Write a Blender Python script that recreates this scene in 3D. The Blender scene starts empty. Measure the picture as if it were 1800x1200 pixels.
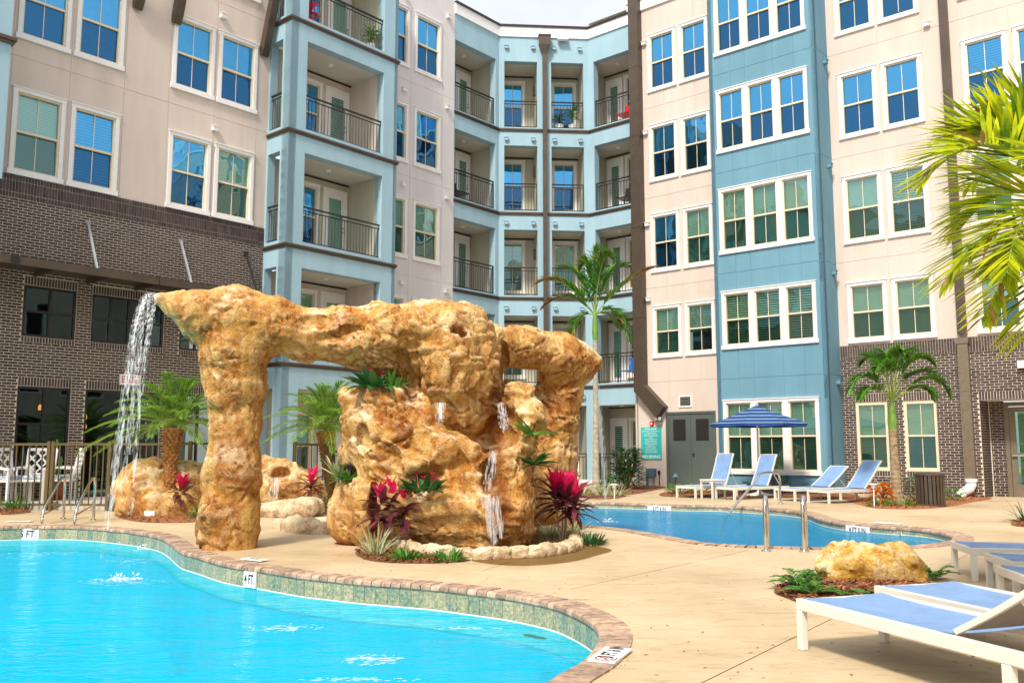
import bpy, bmesh, math, random
import numpy as np
from mathutils import Vector, Matrix, noise
random.seed(7); np.random.seed(7)
rad = math.radians
SC = bpy.context.scene
COL = SC.collection
# ------------------------------------------------------------------ camera
FPX, PIT, H = 1575.0, rad(6.8), 1.17
cam = bpy.data.cameras.new('camera'); camo = bpy.data.objects.new('camera', cam); COL.objects.link(camo)
cam.sensor_width = 36; cam.lens = FPX / 1800 * 36; cam.clip_end = 500; cam.clip_start = .05
camo.location = (0, 0, H); camo.rotation_euler = (math.pi / 2 + PIT, 0, 0)
SC.camera = camo
# ------------------------------------------------------------------ sky and sun
SUN_AZ, SUN_EL = Vector((-.37, -.85)), rad(50)
w = bpy.data.worlds.new('World'); SC.world = w; w.use_nodes = True
nt = w.node_tree; nt.nodes.clear()
sky = nt.nodes.new('ShaderNodeTexSky'); sky.sky_type = 'NISHITA'; sky.sun_disc = False
sky.sun_elevation = SUN_EL; sky.sun_rotation = math.atan2(SUN_AZ.x, SUN_AZ.y)
sky.air_density = 1.2; sky.dust_density = 5.0; sky.ozone_density = 1.0
hz = nt.nodes.new('ShaderNodeHueSaturation'); hz.inputs['Saturation'].default_value = .62; hz.inputs['Value'].default_value = 1.25
bg = nt.nodes.new('ShaderNodeBackground'); bg.inputs[1].default_value = .10
wo = nt.nodes.new('ShaderNodeOutputWorld')
nt.links.new(sky.outputs[0], hz.inputs['Color'])
# thin bright cloud over the whole sky
cn = nt.nodes.new('ShaderNodeTexNoise'); cn.inputs['Scale'].default_value = 2.2; cn.inputs['Detail'].default_value = 6
tcw = nt.nodes.new('ShaderNodeTexCoord'); nt.links.new(tcw.outputs['Generated'], cn.inputs['Vector'])
cr_ = nt.nodes.new('ShaderNodeMapRange'); cr_.inputs[1].default_value = .35; cr_.inputs[2].default_value = .6; cr_.inputs[3].default_value = .40; cr_.inputs[4].default_value = .75; nt.links.new(cn.outputs[0], cr_.inputs[0])
wm_ = nt.nodes.new('ShaderNodeMixRGB'); wm_.inputs[2].default_value = (10.2, 10.5, 11.0, 1); nt.links.new(cr_.outputs[0], wm_.inputs[0])
nt.links.new(hz.outputs[0], wm_.inputs[1]); nt.links.new(wm_.outputs[0], bg.inputs[0]); nt.links.new(bg.outputs[0], wo.inputs[0])
sl = bpy.data.lights.new('sun', 'SUN'); sl.energy = 3.5; sl.angle = rad(9); sl.color = (1, .93, .82)
so = bpy.data.objects.new('sun', sl); COL.objects.link(so)
sd = Vector((SUN_AZ.x, SUN_AZ.y, 0)).normalized() * math.cos(SUN_EL) + Vector((0, 0, math.sin(SUN_EL)))
so.rotation_euler = sd.to_track_quat('Z', 'Y').to_euler(); so.location = (-8, -8, 30)
SC.view_settings.view_transform = 'Standard'; SC.view_settings.look = 'None'
SC.view_settings.exposure = .38; SC.view_settings.gamma = 1
SC.render.engine = 'CYCLES'
SC.cycles.max_bounces = 8; SC.cycles.transparent_max_bounces = 24
# ------------------------------------------------------------------ geometry of the place
cp, sp = math.cos(PIT), math.sin(PIT)
CAM = Vector((0, 0, H))
def ray(x, y):
    a = (x - 900) / FPX; b = (600 - y) / FPX
    return Vector((a, cp - b * sp, sp + b * cp))
def G(x, y, z=0.0):
    r = ray(x, y); return CAM + r * ((z - H) / r.z)
def A(x, y, Y):
    r = ray(x, y); return CAM + r * (Y / r.y)
aL = rad(40.67)
DL = Vector((math.sin(aL), math.cos(aL), 0)); NL = Vector((math.cos(aL), -math.sin(aL), 0))
DR = NL.copy(); NR = -DL
class Frame:
    def __init__(s, O, d, n): s.O, s.d, s.n = Vector(O), Vector(d), Vector(n)
    def at(s, u, z, o=0.0): return s.O + s.d * u + s.n * o + Vector((0, 0, z))
PL = Frame((-9.119, 18.897, 0), DL, NL)          # long wall on the left
PR = Frame((10.926, 22.077, 0), DR, NR)          # long wall on the right
PT = Frame(PL.O + NL * .925, DL, NL)             # balcony tower front
PB = Frame(PR.O + NR * .905, DR, NR)             # blue bay front
qa = Vector((-.438, 29.0, 0)); qb = Vector((2.598, 29.233, 0)); qd = (qb - qa).normalized()
PQ = Frame(qa, qd, Vector((qd.y, -qd.x, 0)))     # angled corner
PE = Frame(PR.O + DR * 16, -DL, -DR)             # wing outside the frame, seen in the panes
# ------------------------------------------------------------------ materials
MATS = {}
def nodes(name):
    m = bpy.data.materials.new(name); m.use_nodes = True; n = m.node_tree
    n.nodes.clear(); out = n.nodes.new('ShaderNodeOutputMaterial'); MATS[name] = m
    return m, n, out
def N(n, t, **k):
    x = n.nodes.new(t)
    for a, b in k.items():
        if a.startswith('i_'):
            key = a[2:]; key = int(key) if key.isdigit() else key.replace('_', ' ')
            x.inputs[key].default_value = b
        else: setattr(x, a, b)
    return x
def ramp(n, fac, stops):
    r = n.nodes.new('ShaderNodeValToRGB'); e = r.color_ramp.elements
    while len(e) < len(stops): e.new(.5)
    for q, (p, c) in zip(e, stops): q.position = p; q.color = (*c, 1) if len(c) == 3 else c
    n.links.new(fac, r.inputs[0]); return r
def coords(n, space='Object'):
    return n.nodes.new('ShaderNodeTexCoord').outputs[space]
def plain(name, col, rough=.5, metal=0, var=.08, scale=12, bump=.0, bscale=60, spec=.5, island=0.0, coat=0):
    m, n, out = nodes(name)
    b = N(n, 'ShaderNodeBsdfPrincipled', i_Roughness=rough, i_Metallic=metal)
    b.inputs['Specular IOR Level'].default_value = spec
    b.inputs['Coat Weight'].default_value = coat
    geo = n.nodes.new('ShaderNodeNewGeometry')
    nz = N(n, 'ShaderNodeTexNoise', i_Scale=scale, i_Detail=6.0, i_Roughness=.65); n.links.new(geo.outputs['Position'], nz.inputs['Vector'])
    c1 = tuple(max(0, v * (1 - var * 1.6)) for v in col); c2 = tuple(min(1, v * (1 + var * 1.6)) for v in col)
    r = ramp(n, nz.outputs[0], [(.3, c1), (.7, c2)]); cur = r.outputs[0]
    if island:
        oi = n.nodes.new('ShaderNodeObjectInfo')
        ad = N(n, 'ShaderNodeMath', operation='ADD'); n.links.new(geo.outputs['Random Per Island'], ad.inputs[0]); n.links.new(oi.outputs['Random'], ad.inputs[1])
        fr = N(n, 'ShaderNodeMath', operation='FRACT'); n.links.new(ad.outputs[0], fr.inputs[0])
        mr = N(n, 'ShaderNodeMapRange', i_3=1 - island, i_4=1 + island); n.links.new(fr.outputs[0], mr.inputs[0])
        hs = N(n, 'ShaderNodeHueSaturation'); n.links.new(mr.outputs[0], hs.inputs['Value']); n.links.new(cur, hs.inputs['Color']); cur = hs.outputs[0]
    n.links.new(cur, b.inputs['Base Color'])
    if bump:
        n2 = N(n, 'ShaderNodeTexNoise', i_Scale=bscale, i_Detail=5.0); n.links.new(geo.outputs['Position'], n2.inputs['Vector'])
        bp = N(n, 'ShaderNodeBump', i_Strength=bump, i_Distance=.02); n.links.new(n2.outputs[0], bp.inputs['Height']); n.links.new(bp.outputs[0], b.inputs['Normal'])
    n.links.new(b.outputs[0], out.inputs[0]); return m
def stucco(name, col, streak=.10):
    m, n, out = nodes(name)
    b = N(n, 'ShaderNodeBsdfPrincipled', i_Roughness=.85); b.inputs['Specular IOR Level'].default_value = .2
    geo = n.nodes.new('ShaderNodeNewGeometry'); P = geo.outputs['Position']
    big = N(n, 'ShaderNodeTexNoise', i_Scale=.6, i_Detail=4.0); n.links.new(P, big.inputs['Vector'])
    mp = N(n, 'ShaderNodeMapping', i_Scale=(3, 3, .35)); n.links.new(P, mp.inputs[0])
    st = N(n, 'ShaderNodeTexNoise', i_Scale=1.2, i_Detail=5.0); n.links.new(mp.outputs[0], st.inputs['Vector'])
    fi = N(n, 'ShaderNodeTexNoise', i_Scale=35, i_Detail=4.0); n.links.new(P, fi.inputs['Vector'])
    a = N(n, 'ShaderNodeMath', operation='ADD'); n.links.new(big.outputs[0], a.inputs[0]); n.links.new(st.outputs[0], a.inputs[1])
    a2 = N(n, 'ShaderNodeMath', operation='MULTIPLY_ADD', i_1=.5); n.links.new(fi.outputs[0], a2.inputs[0]); n.links.new(a.outputs[0], a2.inputs[2])
    r = ramp(n, a2.outputs[0], [(.9 / 1.0 * .0, tuple(v * (1 - streak) for v in col)), (1.0, tuple(min(1, v * (1 + streak * .8)) for v in col))])
    mr = N(n, 'ShaderNodeMapRange', i_1=.9, i_2=1.6); n.links.new(a2.outputs[0], mr.inputs[0]); n.links.new(mr.outputs[0], r.inputs[0])
    n.links.new(r.outputs[0], b.inputs['Base Color'])
    bn = N(n, 'ShaderNodeTexNoise', i_Scale=110, i_Detail=3.0); n.links.new(P, bn.inputs['Vector'])
    bp = N(n, 'ShaderNodeBump', i_Strength=.35, i_Distance=.01); n.links.new(bn.outputs[0], bp.inputs['Height']); n.links.new(bp.outputs[0], b.inputs['Normal'])
    n.links.new(b.outputs[0], out.inputs[0]); return m
def leaf(name, c1, c2, tr=.35, rough=.45, tcol=None, tip=None):
    m, n, out = nodes(name)
    b = N(n, 'ShaderNodeBsdfPrincipled', i_Roughness=rough)
    geo = n.nodes.new('ShaderNodeNewGeometry')
    nz = N(n, 'ShaderNodeTexNoise', i_Scale=5.0, i_Detail=3.0); n.links.new(geo.outputs['Position'], nz.inputs['Vector'])
    ad = N(n, 'ShaderNodeMath', operation='MULTIPLY_ADD', i_1=.55); n.links.new(geo.outputs['Random Per Island'], ad.inputs[0])
    sb = N(n, 'ShaderNodeMath', operation='MULTIPLY_ADD', i_1=1.1, i_2=-.33); n.links.new(nz.outputs[0], sb.inputs[0]); n.links.new(sb.outputs[0], ad.inputs[2])
    stops = [(.1, c1), (.75, c2)]
    if tip: stops.append((.97, tip))
    r = ramp(n, ad.outputs[0], stops); n.links.new(r.outputs[0], b.inputs['Base Color'])
    t = N(n, 'ShaderNodeBsdfTranslucent')
    if tcol: t.inputs[0].default_value = (*tcol, 1)
    else: n.links.new(r.outputs[0], t.inputs[0])
    mx = N(n, 'ShaderNodeMixShader', i_0=tr); n.links.new(b.outputs[0], mx.inputs[1]); n.links.new(t.outputs[0], mx.inputs[2])
    n.links.new(mx.outputs[0], out.inputs[0]); return m
cream = stucco('cream_stucco', (.63, .535, .47), .10); lav = stucco('pale_stucco', (.68, .64, .64), .07)
blue = stucco('blue_stucco', (.145, .295, .385)); sea = stucco('seafoam_stucco', (.32, .48, .56))
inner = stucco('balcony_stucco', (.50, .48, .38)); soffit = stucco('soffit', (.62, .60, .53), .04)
white = plain('white_trim', (.80, .79, .78), .5, var=.03, bump=.05)
sash = plain('cream_sash', (.76, .64, .46), .45, var=.04)
brown = plain('brown_metal', (.085, .062, .045), .42, .3, var=.12, scale=3)
darkm = plain('dark_metal', (.025, .022, .02), .4, .3)
black = plain('black_frame', (.012, .012, .014), .35)
steel = plain('stainless_steel', (.62, .62, .62), .12, 1.0, var=.04)
fencem = plain('bronze_fence', (.13, .095, .035), .4, .3)
ductl = plain('taupe_metal', (.20, .16, .115), .45, .3, var=.1)
greyd = plain('grey_green_door_paint', (.085, .105, .095), .5, var=.06)
ltgrey = plain('grey_metal', (.30, .32, .33), .4, .2)
bluebox = plain('blue_grey_box', (.07, .14, .22), .5)
redp = plain('red_paint', (.6, .01, .02), .35); whitep = plain('white_plastic', (.8, .8, .8), .35)
inkm = plain('black_lettering', (.01, .01, .01), .5, var=0); redink = plain('red_lettering', (.6, .02, .03), .5, var=0); whink = plain('white_lettering', (.85, .9, .9), .5, var=0)
signm = plain('turquoise_sign', (.03, .48, .47), .4, var=.03)
brickm = plain('brown_brick', (.070, .046, .042), .75, var=.3, scale=25, bump=.5, bscale=90, island=.38)
mortar = plain('pale_mortar', (.68, .61, .50), .9, var=.12, scale=20, bump=.3)
alum = plain('white_powder_coat', (.68, .66, .60), .35, var=.02)
potm = plain('terracotta', (.35, .11, .04), .6)
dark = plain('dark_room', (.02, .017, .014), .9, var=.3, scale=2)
terram = plain('patio_concrete', (.52, .49, .44), .8, var=.08, scale=3, bump=.2)
def glass(name, tint, gl, rough=.015, wav=.5, col=(.45, .7, .8)):
    m, n, out = nodes(name)
    tr = N(n, 'ShaderNodeBsdfTransparent'); tr.inputs[0].default_value = (*tint, 1)
    g = N(n, 'ShaderNodeBsdfGlossy', i_Roughness=rough); g.inputs[0].default_value = (*col, 1)
    geo = n.nodes.new('ShaderNodeNewGeometry')
    nz = N(n, 'ShaderNodeTexNoise', i_Scale=1.6, i_Detail=1.0); n.links.new(geo.outputs['Position'], nz.inputs['Vector'])
    bp = N(n, 'ShaderNodeBump', i_Strength=wav, i_Distance=.02); n.links.new(nz.outputs[0], bp.inputs['Height']); n.links.new(bp.outputs[0], g.inputs['Normal'])
    lw = N(n, 'ShaderNodeLayerWeight', i_Blend=.3)
    mr = N(n, 'ShaderNodeMapRange', i_3=gl, i_4=min(1, gl + .6)); n.links.new(lw.outputs['Fresnel'], mr.inputs[0])
    mx = N(n, 'ShaderNodeMixShader'); n.links.new(mr.outputs[0], mx.inputs[0]); n.links.new(tr.outputs[0], mx.inputs[1]); n.links.new(g.outputs[0], mx.inputs[2])
    n.links.new(mx.outputs[0], out.inputs[0]); return m
glass_up = glass('clear_pane_glass', (.66, .90, .80), .20, col=(.55, .85, .95)); glass_hi = glass('sky_pane_glass', (.45, .75, .85), .55, col=(.13, .53, .96)); glass_hl = glass('sky_screened_pane_glass', (.18, .30, .36), .36, col=(.08, .30, .62)); glass_lo = glass('screened_pane_glass', (.20, .36, .31), .14, col=(.5, .8, .8))  # sky panes, upper floors: blue of the sky reflection put into the gloss colour
glass_dk = glass('storefront_glass', (.35, .36, .33), .10, wav=.12)
def blindmat(name, c1, c2, scale):
    m, n, out = nodes(name)
    b = N(n, 'ShaderNodeBsdfPrincipled', i_Roughness=.6)
    geo = n.nodes.new('ShaderNodeNewGeometry')
    sx = n.nodes.new('ShaderNodeSeparateXYZ'); n.links.new(geo.outputs['Position'], sx.inputs[0])
    mu = N(n, 'ShaderNodeMath', operation='MULTIPLY', i_1=scale); n.links.new(sx.outputs[2], mu.inputs[0])
    fr = N(n, 'ShaderNodeMath', operation='FRACT'); n.links.new(mu.outputs[0], fr.inputs[0])
    r = ramp(n, fr.outputs[0], [(0, c1), (.28, c1), (.5, c2), (1, c2)]); n.links.new(r.outputs[0], b.inputs['Base Color'])
    n.links.new(b.outputs[0], out.inputs[0]); return m
blindA = blindmat('closed_blind', (.42, .44, .38), (.74, .76, .68), 21); blindB = blindmat('open_blind', (.03, .04, .04), (.68, .68, .60), 15)
curtain = plain('curtain', (.70, .72, .62), .8, var=.14, scale=5)
def lampmat(name, col, s):
    m, n, out = nodes(name); e = N(n, 'ShaderNodeEmission', i_Strength=s); e.inputs[0].default_value = (*col, 1); n.links.new(e.outputs[0], out.inputs[0]); return m
amber = lampmat('amber_lamp', (1, .42, .06), 2.2)
fab = plain('blue_sling', (.20, .34, .60), .7, var=.09, scale=6, bump=.5, bscale=300)
fabd = plain('grey_sling_back', (.24, .24, .25), .7, var=.05)
mulchm = plain('pine_bark_mulch', (.24, .085, .03), .9, var=.5, scale=40, island=.5)
pot = potm
# ------------------------------------------------------------------ helpers
def tag(o, label=None, cat=None, group=None, kind=None):
    if label: o['label'] = label
    if cat: o['category'] = cat
    if group: o['group'] = group
    if kind: o['kind'] = kind
    return o
def empty(name, loc=(0, 0, 0), rz=0.0, parent=None):
    o = bpy.data.objects.new(name, None); COL.objects.link(o); o.location = loc; o.rotation_euler = (0, 0, rz); o.empty_display_size = .2
    if parent: o.parent = parent
    return o
class MB:
    def __init__(s): s.v = []; s.f = []; s.m = []; s.k = 0
    def add(s, vs, fs, mi=None):
        b = len(s.v); s.v += [tuple(v) for v in vs]; s.f += [tuple(i + b for i in f) for f in fs]; s.m += [s.k if mi is None else mi] * len(fs)
    def hexa(s, p, mi=None):
        s.add(p, [(0, 3, 2, 1), (4, 5, 6, 7), (0, 1, 5, 4), (1, 2, 6, 5), (2, 3, 7, 6), (3, 0, 4, 7)], mi)
    def box(s, x0, x1, y0, y1, z0, z1, mi=None):
        s.hexa([(x0, y0, z0), (x1, y0, z0), (x1, y1, z0), (x0, y1, z0), (x0, y0, z1), (x1, y0, z1), (x1, y1, z1), (x0, y1, z1)], mi)
    def fbox(s, P, u0, u1, z0, z1, o0, o1, mi=None):   # box in a wall frame; outward = +o
        q = [P.at(u0, z0, o1), P.at(u1, z0, o1), P.at(u1, z0, o0), P.at(u0, z0, o0), P.at(u0, z1, o1), P.at(u1, z1, o1), P.at(u1, z1, o0), P.at(u0, z1, o0)]
        s.hexa(q, mi)
    def tube(s, pts, r, n=8, cap=True, mi=None, sq=False, up=None):
        pts = [Vector(p) for p in pts]; L = len(pts); rr = r if isinstance(r, (list, tuple)) else [r] * L
        vs = []; ref = Vector(up) if up else Vector((0, 0, 1))
        d0 = (pts[1] - pts[0]).normalized()
        if abs(d0.dot(ref)) > .95: ref = Vector((1, 0, 0))
        x = None
        for i, p in enumerate(pts):
            d = ((pts[i + 1] - p) if i == 0 else (p - pts[i - 1]) if i == L - 1 else ((pts[i + 1] - p).normalized() + (p - pts[i - 1]).normalized()))
            d.normalize()
            x = d.cross(ref) if x is None else (x - d * x.dot(d))
            x.normalize(); y = d.cross(x)
            for k in range(n):
                a = 2 * math.pi * (k + (.5 if sq else 0)) / n; q = 1.0 * (math.sqrt(2) if sq else 1)
                vs.append(p + (x * math.cos(a) + y * math.sin(a)) * rr[i] * q)
        fs = [(i * n + k, i * n + (k + 1) % n, (i + 1) * n + (k + 1) % n, (i + 1) * n + k) for i in range(L - 1) for k in range(n)]
        if cap: fs += [tuple(range(n))[::-1], tuple((L - 1) * n + k for k in range(n))]
        s.add(vs, fs, mi)
    def lathe(s, c, prof, n=20, mi=None):
        vs = [(c[0] + r * math.cos(2 * math.pi * k / n), c[1] + r * math.sin(2 * math.pi * k / n), c[2] + z) for r, z in prof for k in range(n)]
        L = len(prof); fs = [(i * n + k, i * n + (k + 1) % n, (i + 1) * n + (k + 1) % n, (i + 1) * n + k) for i in range(L - 1) for k in range(n)]
        fs += [tuple(range(n))[::-1], tuple((L - 1) * n + k for k in range(n))]
        s.add(vs, fs, mi)
    def mesh(s, name, mats, smooth=False):
        me = bpy.data.meshes.new(name); me.from_pydata(s.v, [], s.f)
        for m in (mats if isinstance(mats, (list, tuple)) else [mats]): me.materials.append(m)
        if any(s.m): me.polygons.foreach_set('material_index', s.m)
        if smooth: me.polygons.foreach_set('use_smooth', [True] * len(me.polygons))
        me.update(); return me
    def build(s, name, mats, parent=None, smooth=False, loc=None):
        o = bpy.data.objects.new(name, s.mesh(name, mats, smooth)); COL.objects.link(o)
        if parent: o.parent = parent
        if loc is not None: o.location = loc
        return o
def inst(name, me, M, parent=None):
    o = bpy.data.objects.new(name, me); COL.objects.link(o); o.matrix_world = M
    if parent: o.parent = parent; o.matrix_parent_inverse = parent.matrix_world.inverted() if parent.type != 'EMPTY' else Matrix()
    return o
def copy_tree(o, parent=None):
    c = o.copy(); COL.objects.link(c); c.parent = parent
    for ch in list(o.children): copy_tree(ch, c)
    return c
def bevel(o, wdt=.01, seg=2):
    md = o.modifiers.new('bevel', 'BEVEL'); md.width = wdt; md.segments = seg; md.limit_method = 'ANGLE'; return o
def text_mesh(txt, size, mat, spacing=1.0, sx=1.0):
    cu = bpy.data.curves.new('lettering', 'FONT'); cu.body = txt; cu.size = size; cu.align_x = 'CENTER'; cu.align_y = 'CENTER'; cu.space_character = spacing
    cu.offset = size * .018; cu.resolution_u = 3
    t = bpy.data.objects.new('lettering', cu); COL.objects.link(t); bpy.context.view_layer.update()
    me = bpy.data.meshes.new_from_object(t.evaluated_get(bpy.context.evaluated_depsgraph_get())); bpy.data.objects.remove(t); bpy.data.curves.remove(cu)
    me.materials.clear(); me.materials.append(mat); me.name = 'lettering'
    if sx != 1:
        for v in me.vertices: v.co.x *= sx
    return me
def letter(txt, size, mat, org, ex, ey, parent, off=.004, sx=1.0, name='lettering'):
    ex = Vector(ex).normalized(); ey = Vector(ey).normalized(); ez = ex.cross(ey)
    M = Matrix((ex, ey, ez)).transposed().to_4x4(); M.translation = Vector(org) + ez * off
    o = bpy.data.objects.new(name, text_mesh(txt, size, mat, sx=sx)); COL.objects.link(o); o.parent = parent; o.matrix_world = M
    if parent: o.matrix_local = parent.matrix_basis.inverted() @ M
    return o
def fillshape(name, loops, z, mat, parent=None, kind=None):
    cu = bpy.data.curves.new(name, 'CURVE'); cu.dimensions = '2D'; cu.fill_mode = 'BOTH'
    for lp in loops:
        s = cu.splines.new('POLY'); s.points.add(len(lp) - 1)
        for i, p in enumerate(lp): s.points[i].co = (p[0], p[1], 0, 1)
        s.use_cyclic_u = True
    t = bpy.data.objects.new(name, cu); COL.objects.link(t); bpy.context.view_layer.update()
    me = bpy.data.meshes.new_from_object(t.evaluated_get(bpy.context.evaluated_depsgraph_get())); bpy.data.objects.remove(t); bpy.data.curves.remove(cu)
    me.materials.clear(); me.materials.append(mat); me.name = name
    bm = bmesh.new(); bm.from_mesh(me)
    bmesh.ops.recalc_face_normals(bm, faces=bm.faces)
    if bm.faces and sum(f.normal.z for f in bm.faces) < 0: bmesh.ops.reverse_faces(bm, faces=bm.faces)
    bm.to_mesh(me); bm.free()
    o = bpy.data.objects.new(name, me); COL.objects.link(o); o.location = (0, 0, z)
    if parent: o.parent = parent
    if kind: o['kind'] = kind
    return o
def catmull(pts, n=8, closed=True):
    out = []; L = len(pts)
    for i in range(L if closed else L - 1):
        p0, p1, p2, p3 = [Vector(pts[(i + k) % L] if closed else pts[min(max(i + k, 0), L - 1)]) for k in (-1, 0, 1, 2)]
        for j in range(n):
            t = j / n; out.append(.5 * ((2 * p1) + (p2 - p0) * t + (2 * p0 - 5 * p1 + 4 * p2 - p3) * t * t + (3 * p1 - p0 - 3 * p2 + p3) * t ** 3))
    if not closed: out.append(Vector(pts[-1]))
    return out
def resample(pts, step, closed=True):
    P = [Vector(p) for p in pts] + ([Vector(pts[0])] if closed else [])
    L = [0]
    for a, b in zip(P, P[1:]): L.append(L[-1] + (b - a).length)
    n = max(3, round(L[-1] / step)); out = []; k = 0
    for i in range(n if closed else n + 1):
        s = L[-1] * i / n
        while k < len(L) - 2 and L[k + 1] < s: k += 1
        t = (s - L[k]) / max(1e-9, L[k + 1] - L[k]); out.append(P[k].lerp(P[k + 1], min(1, t)))
    return out
def area(l): return .5 * sum(a[0] * b[1] - b[0] * a[1] for a, b in zip(l, l[1:] + l[:1]))
def normals2(l):   # outward normals for a CCW loop
    n = len(l); out = []
    for i in range(n):
        t = (l[(i + 1) % n] - l[i - 1]); t.z = 0; t.normalize(); out.append(Vector((t.y, -t.x, 0)))
    return out
# ================================================================== the apartment building
BLD = empty('apartment_building'); tag(BLD, 'five storey apartment building in cream, blue and dark brick wrapping round the pool court', 'building')
JW = .012
def wall(P, u0, u1, z0, z1, holes, mat, joints_u=(), joints_z=(), depth=.12, o=0.0, name='wall'):
    """flat wall split round its openings, with recessed control joints and reveals"""
    ju = [(a - JW / 2, a + JW / 2, z0, z1) for a in joints_u]; jz = [(u0, u1, a - JW / 2, a + JW / 2) for a in joints_z]
    us = sorted({u0, u1, *[v for h in holes + ju for v in h[:2] if u0 < v < u1]}); zs = sorted({z0, z1, *[v for h in holes + jz for v in h[2:4] if z0 < v < z1]})
    mb = MB(); cell = {}
    def inh(u, z, L): return any(h[0] < u < h[1] and h[2] < z < h[3] for h in L)
    for i in range(len(us) - 1):
        for j in range(len(zs) - 1):
            uc = (us[i] + us[i + 1]) / 2; zc = (zs[j] + zs[j + 1]) / 2
            if inh(uc, zc, holes): cell[i, j] = None
            elif inh(uc, zc, ju) or inh(uc, zc, jz): cell[i, j] = o - .008
            else: cell[i, j] = o
    def q(a, b, c, d): mb.add([a, b, c, d], [(0, 1, 2, 3)])
    for (i, j), oo in cell.items():
        if oo is None: continue
        a, b, c, d = us[i], us[i + 1], zs[j], zs[j + 1]
        q(P.at(a, c, oo), P.at(b, c, oo), P.at(b, d, oo), P.at(a, d, oo))
        for di, dj, e in ((-1, 0, (a, c, a, d)), (1, 0, (b, d, b, c)), (0, -1, (b, c, a, c)), (0, 1, (a, d, b, d))):
            nb = cell.get((i + di, j + dj), None)
            low = o - depth if nb is None else nb
            if low < oo - 1e-6: q(P.at(e[0], e[1], oo), P.at(e[0], e[1], low), P.at(e[2], e[3], low), P.at(e[2], e[3], oo))
    return mb.build(name, mat, BLD)
def rnd(a, b): return random.uniform(a, b)
def window(P, u0, u1, z0, z1, n=1, o=0.0, trim=True, sill=True, style=None, wtrim=.085, name='window'):
    """u0..z1 are the outer limits of the white casing"""
    t = wtrim if trim else .0; mb = MB()
    iz0 = z0 + (.11 if trim else .0); iz1 = z1 - (.10 if trim else 0); iu0 = u0 + t; iu1 = u1 - t
    if trim:
        mb.fbox(P, u0, u0 + t, z0 + .11, z1 - .10, o - .02, o + .035); mb.fbox(P, u1 - t, u1, z0 + .11, z1 - .10, o - .02, o + .035)
        mb.fbox(P, u0 - .01, u1 + .01, z1 - .10, z1 - .018, o - .02, o + .04); mb.fbox(P, u0 - .025, u1 + .025, z1 - .018, z1 + .004, o - .02, o + .062)
        gap = .17
    else: gap = .05
    wtot = iu1 - iu0; wu = (wtot - gap * (n - 1)) / n
    for k in range(1, n):
        a = iu0 + k * wu + (k - 1) * gap; mb.fbox(P, a, a + gap, iz0, iz1, o - .02, o + .033)
    f = mb.build(name, white if trim else sash, BLD) if trim or n > 1 else None
    if f is None:
        mb = MB(); mb.fbox(P, u0, u1, z1 - .05, z1, o - .06, o - .005); mb.fbox(P, u0, u1, z0, z0 + .05, o - .06, o + .02); mb.fbox(P, u0, u0 + .03, z0 + .05, z1 - .05, o - .06, o - .001); mb.fbox(P, u1 - .03, u1, z0 + .05, z1 - .05, o - .06, o - .001); iu0 += .03; iu1 -= .03; wu -= .06; f = mb.build(name, sash, BLD); iz0 += .05; iz1 -= .05
    if trim and sill:
        s = MB(); s.fbox(P, u0 - .03, u1 + .03, z0, z0 + .11, o - .02, o + .052); s.build('sill', white, f)
    sm = MB(); panes = []
    for k in range(n):
        a = iu0 + k * (wu + gap); b = a + wu; m = (iz0 + iz1) / 2; w_ = .035
        for x in (a, b - w_): sm.fbox(P, x, x + w_, iz0, iz1, o - .075, o - .002)
        sm.fbox(P, a + w_, b - w_, iz0, iz0 + .04, o - .075, o + .004); sm.fbox(P, a + w_, b - w_, iz1 - w_, iz1, o - .075, o - .004); sm.fbox(P, a + w_, b - w_, m - .022, m + .022, o - .08, o - .012)
        c = (a + b) / 2; sm.fbox(P, c - .008, c + .008, m + .022, iz1 - w_, o - .056, o - .038); sm.fbox(P, c - .008, c + .008, iz0 + .04, m - .022, o - .072, o - .056)
        st = style or random.choice(['A', 'A', 'A', 'C', 'B', 'A'])
        hi = z0 > 9.2 or (z0 > 6.5 and rnd(0, 1) < .2)
        for (c0, c1, gm, off) in ((m, iz1 - .02, glass_hi if hi else glass_up, -.05), (iz0 + .02, m, glass_hl if hi else glass_lo, -.066)):
            dx, dz = rnd(-.012, .012), rnd(-.014, .014); pm = MB()
            pm.add([P.at(a + .01, c0, o + off - dx - dz), P.at(b - .01, c0, o + off + dx - dz), P.at(b - .01, c1, o + off + dx + dz), P.at(a + .01, c1, o + off - dx + dz)], [(0, 1, 2, 3)])
            pm.build('pane', gm, f)
        bm_ = MB(); ob = o - .115
        drop = iz0 if st != 'B' or rnd(0, 1) < .6 else m - .1
        if st == 'C':
            L = 14; vs = []
            for i in range(L + 1):
                u = a + (b - a) * i / L; oo = ob + .012 * math.sin(i * 2.1 + k); vs += [P.at(u, iz0, oo), P.at(u, iz1, oo)]
            bm_.add(vs, [(2 * i, 2 * i + 2, 2 * i + 3, 2 * i + 1) for i in range(L)])
        else: bm_.fbox(P, a, b, drop, iz1, ob - .004, ob)
        bm_.build('blind', {'A': blindA, 'B': blindB, 'C': curtain}[st], f)
    sm.build('sash', sash, f)
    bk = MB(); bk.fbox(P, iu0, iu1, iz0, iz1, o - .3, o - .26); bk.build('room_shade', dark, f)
    return f
def hole(u0, u1, z0, z1): return (u0 + .05, u1 - .05, z0 + .07, z1 - .06)
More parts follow.
